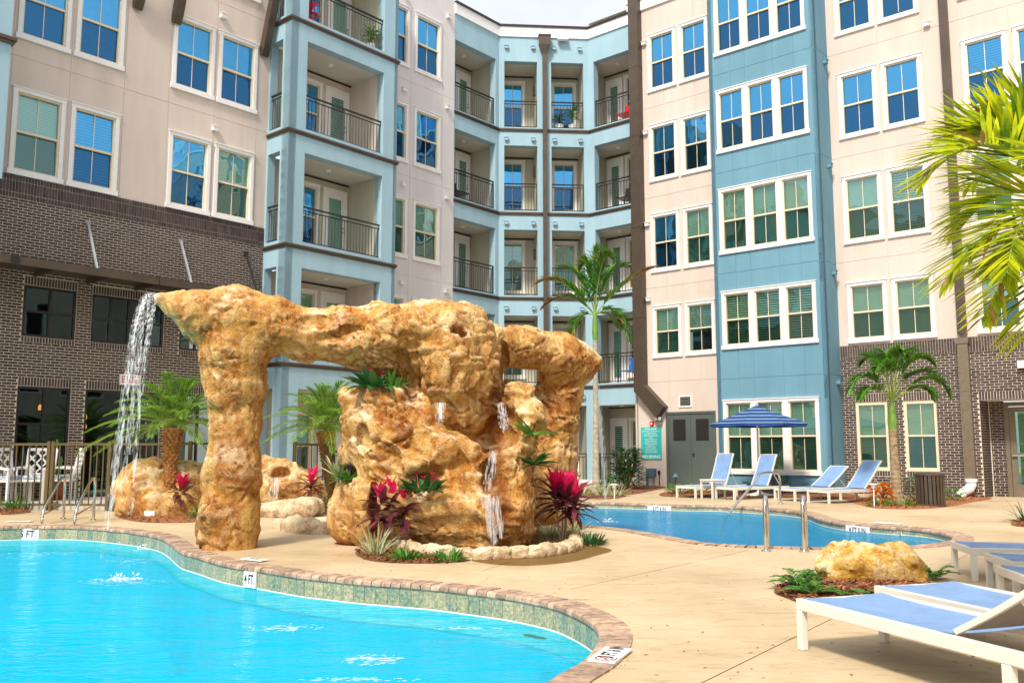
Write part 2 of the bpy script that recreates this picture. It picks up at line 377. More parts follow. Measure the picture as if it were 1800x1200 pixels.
# ---------------------------------------------------------------- long left wall
LW = []
for zs_, fl in (((6.70, 8.55), 3), ((9.58, 11.43), 4), ((12.54, 14.45), 5)):
    for (a, b) in ((-1.69, -.64), (-.52, .53), (1.71, 2.78), (2.90, 3.98), (8.10, 9.2), (9.45, 10.55)): LW.append((a, b, *zs_))
for (a, b) in ((8.10, 9.2), (9.45, 10.55)): LW.append((a, b, 3.75, 5.6))
lw_holes = [hole(*w_) for w_ in LW]
TOW = (4.36, 7.95)
JL = [9.25 - .05, 12.25, 6.72 - .4]
wall(PL, -30, TOW[0] + .02, 6.72, 15.45, [h for h in lw_holes if h[1] < 5], cream, [-1.75, -.58, .6, 1.66, 2.84, 4.03, -3.5, -6, -9, -12, -15, -18], [9.2, 12.15])
wall(PL, TOW[1] - .02, 11.17, 0, 15.45, [h for h in lw_holes if h[1] > 5], lav, [9.3, 10.65], [6.2, 9.2, 12.15])
for w_ in LW: window(PL, *w_)
# reveal where the wall steps back to the corner balconies
mb = MB(); mb.fbox(PL, 11.10, 11.17, 0, 15.45, -.4, -.002); mb.build('wall', lav, BLD)
# ---------------------------------------------------------------- right wall and bay
RW = []
for z0, z1 in ((3.94, 5.57), (6.62, 8.50), (9.54, 11.41), (12.5, 14.44)):
    for (a, b) in ((-8.60, -7.60), (-7.45, -6.47), (-2.53, -1.51), (-1.37, -.36), (.62, 1.63), (1.78, 2.8), (4.5, 5.5), (5.7, 6.7), (8.5, 9.5), (9.7, 10.7)): RW.append((a, b, z0, z1))
rw_holes = [hole(*w_) for w_ in RW]
DOOR = (-8.22, -6.53, 0, 2.27)
wall(PR, -9.30, -5.9, 0, 15.36, [h for h in rw_holes if h[1] < -6] + [DOOR, (-7.70, -7.34, 2.44, 2.71)], cream, [-8.05, -6.95], [3.2, 6.15, 9.05, 12.0], depth=.1)
wall(PR, -2.9, 16, 3.89, 15.36, [h for h in rw_holes if h[1] > -3], cream, [-2.6, -1.44, -.3, .56, 1.7, 2.85], [6.15, 9.05, 12.0])
for w_ in RW: window(PR, *w_)
mb = MB(); mb.fbox(PR, -9.36, 16, 15.36, 15.72, -.05, .06); mb.fbox(PR, -9.40, 16, 15.72, 15.78, -.05, .10)
mb.build('cornice', white, BLD)
BW = [(-5.76, -3.04, 12.56, 14.5), (-5.76, -3.04, 9.62, 11.51), (-5.76, -3.03, 6.65, 8.57), (-5.76, -3.03, 3.93, 5.59), (-5.80, -3.07, .47, 2.52)]
wall(PB, -5.98, -2.80, 0, 15.7, [hole(*w_) for w_ in BW], blue, [-5.3, -4.85, -4.0, -3.4], [3.1, 6.1, 9.05, 12.0])
for i, w_ in enumerate(BW): window(PB, *w_, n=3, style=('A' if i < 3 else 'B' if i == 3 else 'A'))
BS = Frame(PB.at(-2.80, 0), -NR, DR)      # the bay's near side
wall(BS, .0, .9, 0, 15.7, [], blue, [], [3.1, 6.1, 9.05, 12.0], name='wall')
BS2 = Frame(PB.at(-5.98, 0), NR, -DR); wall(BS2, -.9, 0, 0, 15.7, [], blue)
# ---------------------------------------------------------------- balconies
def door(P, a, b, z0, z1, o, mir=False):
    mb = MB(); mb.fbox(P, a, a + .08, z0, z1, o, o + .03); mb.fbox(P, b - .08, b, z0, z1, o, o + .03); mb.fbox(P, a + .08, b - .08, z1 - .09, z1, o, o + .03)
    mb.fbox(P, a + .08, b - .08, z0 + .03, z1 - .09, o - .03, o + .012)
    d = mb.build('balcony_door', white, BLD)
    m = .2; g = MB(); g.fbox(P, a + m, b - m, z0 + .3, z1 - .28, o + .012, o + .017); g.build('pane', glass_up, d)
    g = MB(); g.fbox(P, a + m, b - m, z0 + .3, z1 - .28, o + .0125, o + .0135); g.build('blind', blindA if rnd(0, 1) < .4 else blindB, d)
    fr = MB()
    for (x0, x1, y0, y1) in ((a + m - .03, a + m, z0 + .27, z1 - .25), (b - m, b - m + .03, z0 + .27, z1 - .25), (a + m, b - m, z0 + .27, z0 + .3), (a + m, b - m, z1 - .28, z1 - .25)): fr.fbox(P, x0, x1, y0, y1, o + .0125, o + .026)
    fr.build('glazing_bead', white, d)
    hx = a + .13 if mir else b - .13
    h = MB(); h.tube([P.at(hx, z0 + .95, o + .012), P.at(hx, z0 + .95, o + .06), P.at(hx + (.09 if mir else -.09), z0 + .95, o + .06)], .012, 6); h.tube([P.at(hx, z0 + 1.08, o + .012), P.at(hx, z0 + 1.08, o + .04)], .022, 8); h.build('handle', ltgrey, d)
def railing(pts, zf, hgt=.98, posts=()):
    """pts: list of world points at floor level along the rail"""
    mb = MB(); top = zf + hgt
    for a, b in zip(pts, pts[1:]):
        a, b = Vector(a), Vector(b); d = (b - a); L = d.length; d.normalize(); nn = Vector((d.y, -d.x, 0))
        def bar(z, hw, hh):
            mb.hexa([a + nn * hw + Vector((0, 0, z - hh - 0)), b + nn * hw + Vector((0, 0, z - hh)), b - nn * hw + Vector((0, 0, z - hh)), a - nn * hw + Vector((0, 0, z - hh)),
                     a + nn * hw + Vector((0, 0, z + hh)), b + nn * hw + Vector((0, 0, z + hh)), b - nn * hw + Vector((0, 0, z + hh)), a - nn * hw + Vector((0, 0, z + hh))])
        bar(top, .028, .016); bar(top - .1, .014, .012); bar(zf + .09, .014, .014)
        n = max(2, round(L / .105))
        for i in range(n + 1):
            p = a + d * (L * i / n); big = i in (0, n) or (L > 1.5 and i == n // 2); r = .024 if big else .0085
            z1_ = top - .016 if big else top - .112
            mb.hexa([p + Vector((sx * r, sy * r, z)) for z in (zf if big else zf + .1, z1_) for sx, sy in ((-1, -1), (1, -1), (1, 1), (-1, 1))])
    return mb.build('balcony_railing', darkm, BLD)
def balcony(P, u0, u1, zf, zc, o0, o1, items, matw=inner, rail=True, left=True, right=True, win_z=None, light=True):
    """recess between the face (o0) and its back wall (o1)"""
    mb = MB(); mb.fbox(P, u0 - .02, u1 + .02, zf - .12, zf, o1 - .1, o0 - .004); f = mb.build('balcony_floor', terram, BLD)
    mb = MB(); mb.fbox(P, u0 - .02, u1 + .02, zc + .002, zc + .06, o1 - .1, o0 - .04); mb.build('balcony_ceiling', soffit, BLD)
    hs = []
    for it in items:
        if it[0] == 'win': hs.append((it[1] + .05, it[2] - .05, zf + .35, zf + 2.1))
        else: hs.append((it[1] + .03, it[2] - .03, zf, zf + 2.12))
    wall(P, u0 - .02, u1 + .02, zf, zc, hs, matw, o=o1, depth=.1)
    # dark moulding line under the ceiling, as on every balcony
    mb = MB(); mb.fbox(P, u0, u1, zc - .05, zc - .012, o1, o1 + .03); mb.build('ceiling_moulding', darkm, BLD)
    if left: S = MB(); S.fbox(P, u0 - .03, u0, zf, zc, o1, o0 - .16); S.build('wall', matw, BLD)
    if right: S = MB(); S.fbox(P, u1, u1 + .03, zf, zc, o1, o0 - .16); S.build('wall', matw, BLD)
    for it in items:
        if it[0] == 'win': window(P, it[1], it[2], zf + .28, zf + 2.16, o=o1, sill=True, wtrim=.08)
        else: door(P, it[1], it[2], zf + .01, zf + 2.16, o1, it[0] == 'doorm')
    if light:
        L = MB(); c = P.at((u0 + u1) / 2, zc - .035, (o0 + o1) / 2); L.lathe(c, [(.07, 0), (.08, .02), (.08, .037)], 14); L.build('ceiling_light', whitep, BLD)
FT = [0, 3.25, 6.20, 9.13, 12.08, 15.2]      # belt tops on the tower
FC = [0, 3.20, 6.10, 8.95, 11.82, 15.0]      # belt tops on the corner
CT = [2.62, 5.64, 8.60, 11.56, 14.5]
CC = [2.55, 5.49, 8.36, 11.24, 14.19]
# tower
th = [(4.86, 7.44, (z + .10 if i else 0), c) for i, (z, c) in enumerate(zip(FT[:5], CT))]
wall(PT, 4.36, 7.95, 0, 15.45, th, sea, depth=.28)
TS = Frame(PT.at(4.36, 0), -NL, -DL)         # tower side that faces the court
wall(TS, 0, .925, 0, 15.45, [(.35, .86, (z + .10 if i else 0), c) for i, (z, c) in enumerate(zip(FT[:5], CT))], sea, depth=.22)
TE = Frame(PT.at(7.95, 0), NL, DL); wall(TE, -.925, 0, 0, 15.45, [], sea)
for i in range(5):
    z = FT[i]
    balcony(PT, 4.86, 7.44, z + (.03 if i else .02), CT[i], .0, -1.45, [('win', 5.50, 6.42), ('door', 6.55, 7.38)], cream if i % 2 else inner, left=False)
    S = MB(); S.fbox(PT, 4.5, 4.86, z, CT[i], -1.45, -.93); S.build('wall', inner, BLD)
    if i:
        b = MB(); b.fbox(PT, 4.33, 7.98, z - .10, z - .055, -.9, .03); b.fbox(PT, 4.31, 8.0, z - .055, z, -.9, .05)
        b.build('belt_course', brown, BLD)
        railing([PT.at(4.80, 0, -.1), PT.at(7.5, 0, -.1)], z + .05)
        railing([TS.at(.32, 0, -.06), TS.at(.9, 0, -.06)], z + .05)
# second tower at the far left edge
P2 = PT
wall(P2, -6, -2.10, 6.3, 15.45, [], sea)
S = MB(); S.fbox(P2, -2.14, -2.10, 6.3, 15.45, -.92, -.002); S.build('wall', sea, BLD)
for z in FT[3:5]:
    b = MB(); b.fbox(P2, -6, -2.05, z - .13, z - .07, -.9, .05); b.fbox(P2, -6, -2.02, z - .07, z, -.9, .08); b.build('belt_course', brown, BLD)
# angled corner: left flank, face, right flank
def belt(P, a, b, z, e0=0, e1=0):
    m = MB(); m.fbox(P, a, b, z - .10, z - .055, -.1, .03); m.fbox(P, a, b, z - .055, z, -.1, .05); m.build('belt_course', brown, BLD)
wall(PL, 11.17, 13.32, 0, 15.05, [(11.2, 13.15, z + .06 if i else 0, c) for i, (z, c) in enumerate(zip(FC[:5], CC))], sea, depth=.26)
wall(PQ, 0, 3.045, 0, 15.05, [(a, b, z + .06 if i else 0, c) for i, (z, c) in enumerate(zip(FC[:5], CC)) for a, b in ((.18, 1.29), (1.77, 2.87))], sea, depth=.26)
wall(PR, -10.98, -9.2, 0, 15.05, [(-10.76, -9.25, z + .06 if i else 0, c) for i, (z, c) in enumerate(zip(FC[:5], CC))], sea, depth=.26)
for P, a, b in ((PL, 11.17, 13.32), (PQ, .0, 3.045), (PR, -10.98, -9.2)):
    m = MB(); m.fbox(P, a, b, 15.05, 15.40, -.1, .05); m.build('cornice', white, BLD)
    m = MB(); m.fbox(P, a, b, 15.40, 15.47, -.1, .09); m.build('roof_edge', darkm, BLD)
    for i in range(1, 5): belt(P, a - .0, b + .0, FC[i])
for i in range(5):
    z = FC[i] + .02
    balcony(PL, 11.2, 13.32, z, CC[i], 0, -1.3, [('win', 11.72, 12.48), ('door', 12.55, 13.28)])
    balcony(PQ, .18, 1.29, z, CC[i], 0, -1.25, [('win', .12, .98)], light=False)
    balcony(PQ, 1.77, 2.87, z, CC[i], 0, -1.25, [('win', 1.92, 2.80)], light=False)
    balcony(PR, -11.2, -9.25, z, CC[i], 0, -1.3, [('doorm', -11.15, -10.45), ('win', -10.38, -9.55)])
    if i != 0 or True:
        zr = z if i else .02
        railing([PL.at(11.2, 0, -.1), PL.at(13.15, 0, -.1)], zr); railing([PQ.at(.18, 0, -.1), PQ.at(1.29, 0, -.1)], zr)
        railing([PQ.at(1.77, 0, -.1), PQ.at(2.87, 0, -.1)], zr); railing([PR.at(-10.76, 0, -.1), PR.at(-9.25, 0, -.1)], zr)
    m = MB(); m.fbox(PQ, 1.2, 1.27, z + 1.35, z + 1.7, -.55, -.45); m.build('wall_sconce', darkm, BLD)
# scupper vents under each belt
for i in range(1, 6):
    zc = (FC[i] - .42) if i < 5 else 14.62
    for u in (.25, 1.15, 1.87, 2.75):
        m = MB(); m.fbox(PQ, u - .06, u + .06, zc, zc + .09, 0, .09); m.fbox(PQ, u - .07, u + .07, zc + .09, zc + .105, 0, .11); m.build('vent_cap', sea, BLD)
for (P, u, z, mt) in [(PL, 7.98 + .35, 12.2, white)] + [(PL, u, z, white) for u in (9.0, 10.85) for z in (14.75, 11.75, 8.85, 5.9)] + [(PL, 2.95, 11.75, white), (PL, 2.85, 8.83, white), (PL, -2.0, 8.6, white)] + \
        [(PR, -8.72, z, white) for z in (14.15, 11.15, 8.15, 5.75)] + [(PR, -.15, 12.05, white), (PR, 3.2, 12.05, white)] + [(BS, .62, z, blue) for z in (2.86, 5.8, 8.75, 11.7)]:
    m = MB(); m.fbox(P, u - .07, u + .07, z, z + .10, 0, .10); m.fbox(P, u - .08, u + .08, z + .10, z + .115, 0, .12); m.build('vent_cap', mt, BLD)
# ---------------------------------------------------------------- downpipes
m = MB(); m.fbox(PQ, 1.465, 1.605, .0, 14.4, .08, .19)
m.hexa([PQ.at(1.465, 14.4, .19), PQ.at(1.605, 14.4, .19), PQ.at(1.605, 14.4, .08), PQ.at(1.465, 14.4, .08), PQ.at(1.34, 14.72, .26), PQ.at(1.73, 14.72, .26), PQ.at(1.73, 14.72, .08), PQ.at(1.34, 14.72, .08)])
m.fbox(PQ, 1.34, 1.73, 14.72, 15.03, .08, .26); m.fbox(PQ, 1.32, 1.75, 15.03, 15.07, .08, .28); m.build('downpipe', brown, BLD)
m = MB(); m.fbox(PQ, 2.0, 2.32, 14.98, 15.14, .052, .2); m.fbox(PQ, 1.98, 2.34, 14.93, 14.98, .052, .22); m.build('flood_light', whitep, BLD)
# the broad brown duct that turns down beside the plant room doors
m = MB(); m.fbox(PR, -9.18, -8.83, 3.15, 15.9, .0, .27)
m.hexa([PR.at(-9.18, 2.93, .27), PR.at(-8.83, 3.13, .27), PR.at(-8.83, 3.13, 0), PR.at(-9.18, 2.93, 0), PR.at(-9.18, 3.15, .27), PR.at(-8.83, 3.15, .27), PR.at(-8.83, 3.15, 0), PR.at(-9.18, 3.15, 0)])
m.hexa([PR.at(-8.40, 2.10, .27), PR.at(-8.12, 2.43, .27), PR.at(-8.12, 2.43, 0), PR.at(-8.40, 2.10, 0), PR.at(-9.18, 2.93, .27), PR.at(-8.83, 3.13, .27), PR.at(-8.83, 3.13, 0), PR.at(-9.18, 2.93, 0)])
m.build('duct', brown, BLD)
m = MB()
for z in (5.2, 8.1, 11.1, 13.4): m.fbox(PR, -9.185, -8.825, z, z + .012, 0, .275)
m.build('duct_seam', darkm, BLD)
# right downpipe with its white boot
m = MB(); m.fbox(PR, .16, .36, 3.95, 15.4, .02, .14); m.build('downpipe', brown, BLD)
m = MB(); m.fbox(PR, .14, .38, .42, 3.80, .03, .17); m.fbox(PR, .12, .40, 3.72, 3.86, .02, .19); m.fbox(PR, .135, .385, 2.55, 2.58, .03, .176); m.fbox(PR, .135, .385, 1.35, 1.38, .03, .176)
dp = m.build('downpipe', ductl, BLD)
m = MB(); m.tube([PR.at(.26, .44, .1), PR.at(.26, .30, .1), PR.at(.22, .2, .14), PR.at(.10, .12, .22), PR.at(.04, .02, .28)], [.125, .12, .12, .11, .11], 14); m.tube([PR.at(.26, .45, .1), PR.at(.26, .37, .1)], .14, 14); m.build('pipe_boot', whitep, dp, smooth=False)
# ---------------------------------------------------------------- roofs and the wing seen only in reflections
m = MB()
m.add([PL.at(-30, 15.45), PL.at(13.32, 15.45), PQ.at(3.045, 15.45), PR.at(-10.98, 15.45), PR.at(-10.98, 15.45, -12), PL.at(13.3, 15.45, -12), PL.at(-30, 15.45, -12)], [(0, 1, 2, 3, 4, 5, 6)])
m.add([PR.at(-10.98, 15.6), PR.at(16, 15.6), PR.at(16, 15.6, -12), PR.at(-10.98, 15.6, -12)], [(0, 1, 2, 3)])
m.build('roof', soffit, BLD)
hs = [(u, u + 1.0, z, z + 1.7) for u in np.arange(1.5, 26, 3.2) for z in (1, 4, 6.9, 9.8, 12.7)]
wall(PE, -1, 28, 0, 14.5, hs, cream, depth=.2)
m = MB()
for h_ in hs:
    m.fbox(PE, h_[0] - .1, h_[0], h_[2], h_[3], -.1, .04); m.fbox(PE, h_[1], h_[1] + .1, h_[2], h_[3], -.1, .04); m.fbox(PE, h_[0] - .1, h_[1] + .1, h_[2] - .1, h_[2], -.1, .05)
m.build('window_casing', white, BLD)
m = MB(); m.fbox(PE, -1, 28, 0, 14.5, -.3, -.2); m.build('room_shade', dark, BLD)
m = MB(); m.fbox(PE, -1, 28, 14.5, 14.9, -.3, .2); m.build('cornice', white, BLD)
# braces under the roof overhang on the left wall
for (x, y, z) in ((462, 95, 0), (308, 38, 0), (240, 12, 0)):
    r = ray(x, y); t = (PL.O - CAM).dot(NL) / r.dot(NL); p = CAM + r * t
    m = MB(); m.tube([p + Vector((0, 0, -.05)), p + NL * .10 + Vector((0, 0, .12)), p + NL * .8 + Vector((0, 0, 2.6))], .10, 4, sq=True); m.build('roof_brace', brown, BLD)
# ---------------------------------------------------------------- brickwork
class Bricks:
    def __init__(s): s.list = []
    def courses(s, P, u0, u1, z0, z1, holes, ch, bl, o=0.0, off=0.0):
        n = max(1, round((z1 - z0) / ch)); ch = (z1 - z0) / n
        for j in range(n):
            a = z0 + j * ch; zc = a + ch / 2
            iv = [(u0, u1)]
            for h in holes:
                if h[2] < zc < h[3]:
                    nv = []
                    for (p, q) in iv:
                        if h[1] <= p or h[0] >= q: nv.append((p, q)); continue
                        if h[0] > p: nv.append((p, h[0]))
                        if h[1] < q: nv.append((h[1], q))
                    iv = nv
            sh = (j % 2) * bl / 2 + off
            for (p, q) in iv:
                k = math.floor((p - sh) / bl)
                while k * bl + sh < q:
                    x0 = max(p, k * bl + sh); x1 = min(q, (k + 1) * bl + sh)
                    if x1 - x0 > .035: s.list.append((P, x0, x1, a, a + ch, o, x1 - x0 > bl * .98))
                    k += 1
    def soldiers(s, P, u0, u1, z0, z1, pitch, o=0.0):
        n = max(1, round((u1 - u0) / pitch)); w_ = (u1 - u0) / n
        for k in range(n): s.list.append((P, u0 + k * w_, u0 + (k + 1) * w_, z0, z1, o, False))
BK = Bricks(); BL, BHL, BRC = .180, .0595, .0645
# left wall openings in the brick (black framed)
LO = [(-1.23, -.17, 3.43, 4.48), (.16, 1.80, 3.43, 4.47), (2.19, 3.83, 3.43, 4.47), (-1.23, -.18, .0 + .55, 2.42), (.12, 1.80, .15, 2.42), (2.19, 3.85, .15, 2.42), (-4.6, -3.0, 3.43, 4.48), (-4.6, -3.0, .55, 2.42), (-2.6, -1.7, 3.43, 4.48)]
LO = LO[:8]
JO = .0145                                   # joint half-width
caps = [(u0, u1, z1, z1 + .19) for (u0, u1, z0, z1) in LO] + [(u0, u1, z0 - .12, z0) for (u0, u1, z0, z1) in LO if z0 > 1]
BK.courses(PL, -8, 4.36, .0, 6.22, LO + caps, BHL, BL)
for c in caps: BK.soldiers(PL, c[0], c[1], c[2], c[3], .0595)
for (z0, z1) in ((6.22, 6.34), (6.34, 6.58), (6.58, 6.70)): BK.soldiers(PL, -8, 4.36, z0, z1, .0595, .012)
RO = [(-2.45, -1.65, .60, 2.38), (-1.24, -.46, .60, 2.38), (.52, 3.2, 0, 2.33)]
rcaps = [(-2.45, -1.65, 2.38, 2.60), (-1.24, -.46, 2.38, 2.60), (-2.45, -1.65, .46, .60), (-1.24, -.46, .46, .60), (.52, 3.2, 2.33, 2.54)]
BK.courses(PR, -2.86, 5, 0, 3.51, RO + rcaps, BRC, .195)
for c in rcaps: BK.soldiers(PR, c[0], c[1], c[2], c[3], .065)
for (z0, z1) in ((3.51, 3.59), (3.59, 3.80), (3.80, 3.885)): BK.soldiers(PR, -2.86, 5, z0, z1, .065, .012)
# alcove: side and back
AS = Frame(PR.at(.52, 0), -NR, DR)           # left cheek of the alcove
BK.courses(AS, 0.02, .85, 0, 2.33, [], BRC, .195); PA = Frame(PR.at(0, 0, -.85), DR, NR)
BK.courses(PA, .54, .86, 0, 2.33, [], BRC, .195)
def brick_box(mb, P, a, b, z0, z1, o, j=JO):
    if P is not PL: j = .0125
    mb.fbox(P, a + j / 2, b - j / 2, z0 + j / 2, z1 - j / 2, o - .02, o + .0005 + .0015 * ((int(a * 977 + z0 * 613)) % 3))
cand = []; rest = MB()
for b in BK.list:
    c = b[0].at((b[1] + b[2]) / 2, (b[3] + b[4]) / 2)
    f = c.y * cp + (c.z - H) * sp
    x = 900 + FPX * c.x / f if f > 0 else -9; y = 600 - FPX * (-c.y * sp + (c.z - H) * cp) / f
    vis = 0 < x < 1800 and 0 < y < 880 and not (280 < x < 640 and y > 500) and not (200 < x < 360 and y > 640)
    cand.append((f if vis and b[6] else 1e9, b))
cand.sort(key=lambda t: t[0])
shared = {}
for i, (f, b) in enumerate(cand):
    P, a, c, z0, z1, o, full = b
    if i < 300 and f < 1e9:
        key = (round(c - a, 3), round(z1 - z0, 3))
        if key not in shared:
            m = MB(); w2 = (c - a) / 2 - JO / 2; h2 = (z1 - z0) / 2 - JO / 2; m.box(-w2, w2, -.003, .015, -h2, h2); shared[key] = m.mesh('brick', brickm)
        M = Matrix((P.d, -P.n, Vector((0, 0, 1)))).transposed().to_4x4(); M.translation = P.at((a + c) / 2, (z0 + z1) / 2, o)
        inst('brick', shared[key], M, BLD)
    else: brick_box(rest, P, a, c, z0, z1, o)
o_ = rest.build('brickwork', brickm, BLD); o_['kind'] = 'stuff'
wall(PL, -30, 4.40, 0, 6.72, LO, mortar, o=-.004, depth=.15, name='mortar_bed')
wall(PR, -2.9, 16, 0, 3.89, [(a, b, c, d) for a, b, c, d in RO], mortar, o=-.004, depth=.05, name='mortar_bed')
m = MB(); m.fbox(AS, 0, .87, 0, 2.33, -.05, -.006); m.fbox(PA, .50, .86, 0, 2.33, -.05, -.006); m.build('mortar_bed', mortar, BLD)
m = MB(); m.fbox(PR, .5, 3.2, 2.335, 2.4, -.9, -.03); m.build('alcove_ceiling', soffit, BLD)
m = MB(); m.fbox(PA, .86, .96, 0, 2.3, -.05, .03); m.fbox(PA, .96, 3.2, 2.2, 2.3, -.05, .03); m.build('door_frame', ductl, BLD)
m = MB(); m.fbox(PA, .97, 1.10, .02, 2.18, -.03, .01); m.fbox(PA, 1.10, 2.0, .02, .3, -.03, .01); m.fbox(PA, 1.10, 2.0, 2.06, 2.18, -.03, .01); m.fbox(PA, 1.9, 2.0, .3, 2.06, -.03, .01); m.fbox(PA, 1.10, 1.9, 1.0, 1.06, -.03, .01)
ed = m.build('entrance_door', ductl, BLD)
m = MB(); m.fbox(PA, 1.10, 1.9, .3, 2.06, -.02, -.015); m.build('pane', glass_up, ed)
m = MB(); m.fbox(PA, 1.0, 1.9, .98, 1.02, .03, .07); m.build('push_bar', ltgrey, ed)
m = MB(); m.fbox(PA, 1.05, 1.9, .0, 2.1, -.6, -.55); m.build('room_shade', curtain, BLD)
m = MB(); m.fbox(PR, 1.42, 1.9, 3.05, 3.22, .02, .12); m.build('exit_light', whitep, BLD)
for r_ in RO[:2]: window(PR, r_[0], r_[1], r_[2], r_[3], o=-.02, trim=False, style='A')
# black framed storefront windows on the left
def black_window(P, u0, u1, z0, z1, nu, nz, o=-.07, doorlike=False):
    m = MB(); t = .05
    m.fbox(P, u0, u1, z0, z0 + t, o, o + .06); m.fbox(P, u0, u1, z1 - t, z1, o, o + .06)
    for k in range(nu + 1):
        c = u0 + (u1 - u0) * k / nu; a = min(max(c - t / 2, u0), u1 - t); m.fbox(P, a, a + t, z0 + t, z1 - t, o, o + .058)
    for k in range(1, nz):
        c = z0 + (z1 - z0) * k / nz; m.fbox(P, u0 + t, u1 - t, c - t / 2, c + t / 2, o, o + .056)
    f = m.build('storefront_door' if doorlike else 'storefront_window', black, BLD)
    for i in range(nu):
        for j in range(nz):
            a = u0 + (u1 - u0) * i / nu; b = u0 + (u1 - u0) * (i + 1) / nu; c = z0 + (z1 - z0) * j / nz; d = z0 + (z1 - z0) * (j + 1) / nz; e = rnd(-.006, .006)
            g = MB(); g.add([P.at(a, c, o + .03 - e), P.at(b, c, o + .03 + e), P.at(b, d, o + .03 + e), P.at(a, d, o + .03 - e)], [(0, 1, 2, 3)]); g.build('pane', glass_dk, f)
    return f
black_window(PL, *LO[0], 2, 2); black_window(PL, *LO[1], 4, 2); black_window(PL, *LO[2], 4, 2); black_window(PL, *LO[6], 3, 2)
black_window(PL, LO[3][0], LO[3][1], .15, LO[3][3], 2, 3); black_window(PL, *LO[7], 2, 2)
sd_ = black_window(PL, *LO[4], 2, 1, doorlike=True); black_window(PL, *LO[5], 3, 2)
m = MB()
for s_ in (-1, 1):
    c = .96 + s_ * .08; m.tube([PL.at(c, 1.05, 0), PL.at(c, 1.05, .06), PL.at(c, 1.45, .06), PL.at(c, 1.45, 0)], .012, 6)
m.build('handle', steel, sd_)
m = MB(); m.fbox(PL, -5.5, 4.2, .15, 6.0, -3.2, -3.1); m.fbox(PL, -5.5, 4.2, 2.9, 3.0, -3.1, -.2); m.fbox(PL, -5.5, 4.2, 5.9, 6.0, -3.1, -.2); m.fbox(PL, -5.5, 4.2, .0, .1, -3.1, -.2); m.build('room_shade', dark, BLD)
for (u, z, s_) in ((-.42, 1.98, .6), (.52, 1.80, .8), (.54, 1.60, .6), (-1.0, 1.95, .5), (3.0, 1.9, .6)):
    m = MB(); c = PL.at(u, z, -.9); m.lathe(c, [(.05 * s_, 0), (.075 * s_, .05 * s_), (.06 * s_, .15 * s_), (.03 * s_, .2 * s_)], 10); m.build('interior_lamp', amber, BLD)
# canopy and its rods
AW = MB(); zt = 4.80
AW.fbox(PL, -8, 3.6, 4.64, 4.80, 1.16, 1.22); AW.fbox(PL, -8, 3.6, 4.76, 4.79, 0.02, 1.16); AW.fbox(PL, 3.54, 3.6, 4.64, 4.80, .02, 1.16)
for u in np.arange(-7.5, 3.5, 1.07): AW.fbox(PL, u, u + .05, 4.66, 4.76, .02, 1.16)
aw = AW.build('canopy', brown, BLD)
m = MB(); m.fbox(PL, -1.95, -1.80, 4.66, 4.79, 1.22, 1.235); m.fbox(PL, 1.0, 1.02, 4.64, 4.80, 1.22, 1.224); m.build('splice_plate', darkm, aw)
for (u, z, u2) in ((-.03, 5.98, -.28), (2.12, 5.96, 1.80), (-2.3, 5.98, -2.5), (3.85, 5.97, 3.5)):
    m = MB(); m.tube([PL.at(u, z, .01), PL.at(u2, 4.80, 1.12)], .022, 4, sq=True); m.fbox(PL, u - .05, u + .05, z - .05, z + .05, 0, .03); m.build('canopy_rod', ltgrey if u < 3 else darkm, aw)
# ---------------------------------------------------------------- fittings by the plant room
def dd(u0, u1, name):
    m = MB(); m.fbox(PR, u0, u1, .06, 2.20, -.05, -.015)
    d = m.build(name, greyd, BLD)
    lu = u0 + .17; m = MB()
    for k in range(16): m.hexa([PR.at(lu, 1.42 + k * .038, -.012), PR.at(u1 - .17, 1.42 + k * .038, -.012), PR.at(u1 - .17, 1.42 + k * .038, -.002), PR.at(lu, 1.42 + k * .038, -.002), PR.at(lu, 1.445 + k * .038, -.014), PR.at(u1 - .17, 1.445 + k * .038, -.014), PR.at(u1 - .17, 1.45 + k * .038, -.012), PR.at(lu, 1.45 + k * .038, -.012)])
    m.fbox(PR, lu, u1 - .17, 1.40, 2.04, -.0148, -.013); m.build('louvre', darkm, d)
    return d
m = MB(); m.fbox(PR, -8.22, -8.14, 0, 2.27, -.06, .01); m.fbox(PR, -6.61, -6.53, 0, 2.27, -.06, .01); m.fbox(PR, -8.14, -6.61, 2.20, 2.27, -.06, .01); m.build('door_frame', greyd, BLD)
dd(-8.14, -7.38, 'service_door'); d2 = dd(-7.37, -6.61, 'service_door')
m = MB(); m.tube([PR.at(-7.28, 1.0, -.02), PR.at(-7.28, 1.0, .04)], .035, 10); m.build('handle', steel, d2)
m = MB(); m.fbox(PR, -7.74, -7.70, 2.40, 2.75, -.02, .03); m.fbox(PR, -7.34, -7.30, 2.40, 2.75, -.02, .03); m.fbox(PR, -7.70, -7.34, 2.71, 2.75, -.02, .03); m.fbox(PR, -7.70, -7.34, 2.40, 2.44, -.02, .03)
v = m.build('vent_grille', white, BLD)
for k in range(5):
    m = MB(); z = 2.455 + k * .052; m.hexa([PR.at(-7.70, z, .02), PR.at(-7.34, z, .02), PR.at(-7.34, z + .01, -.03), PR.at(-7.70, z + .01, -.03), PR.at(-7.70, z + .012, .024), PR.at(-7.34, z + .012, .024), PR.at(-7.34, z + .03, -.03), PR.at(-7.70, z + .03, -.03)]); m.build('slat', ltgrey, v)
m = MB(); m.fbox(PR, -7.70, -7.34, 2.44, 2.71, -.09, -.07); m.build('grille_back', dark, v)
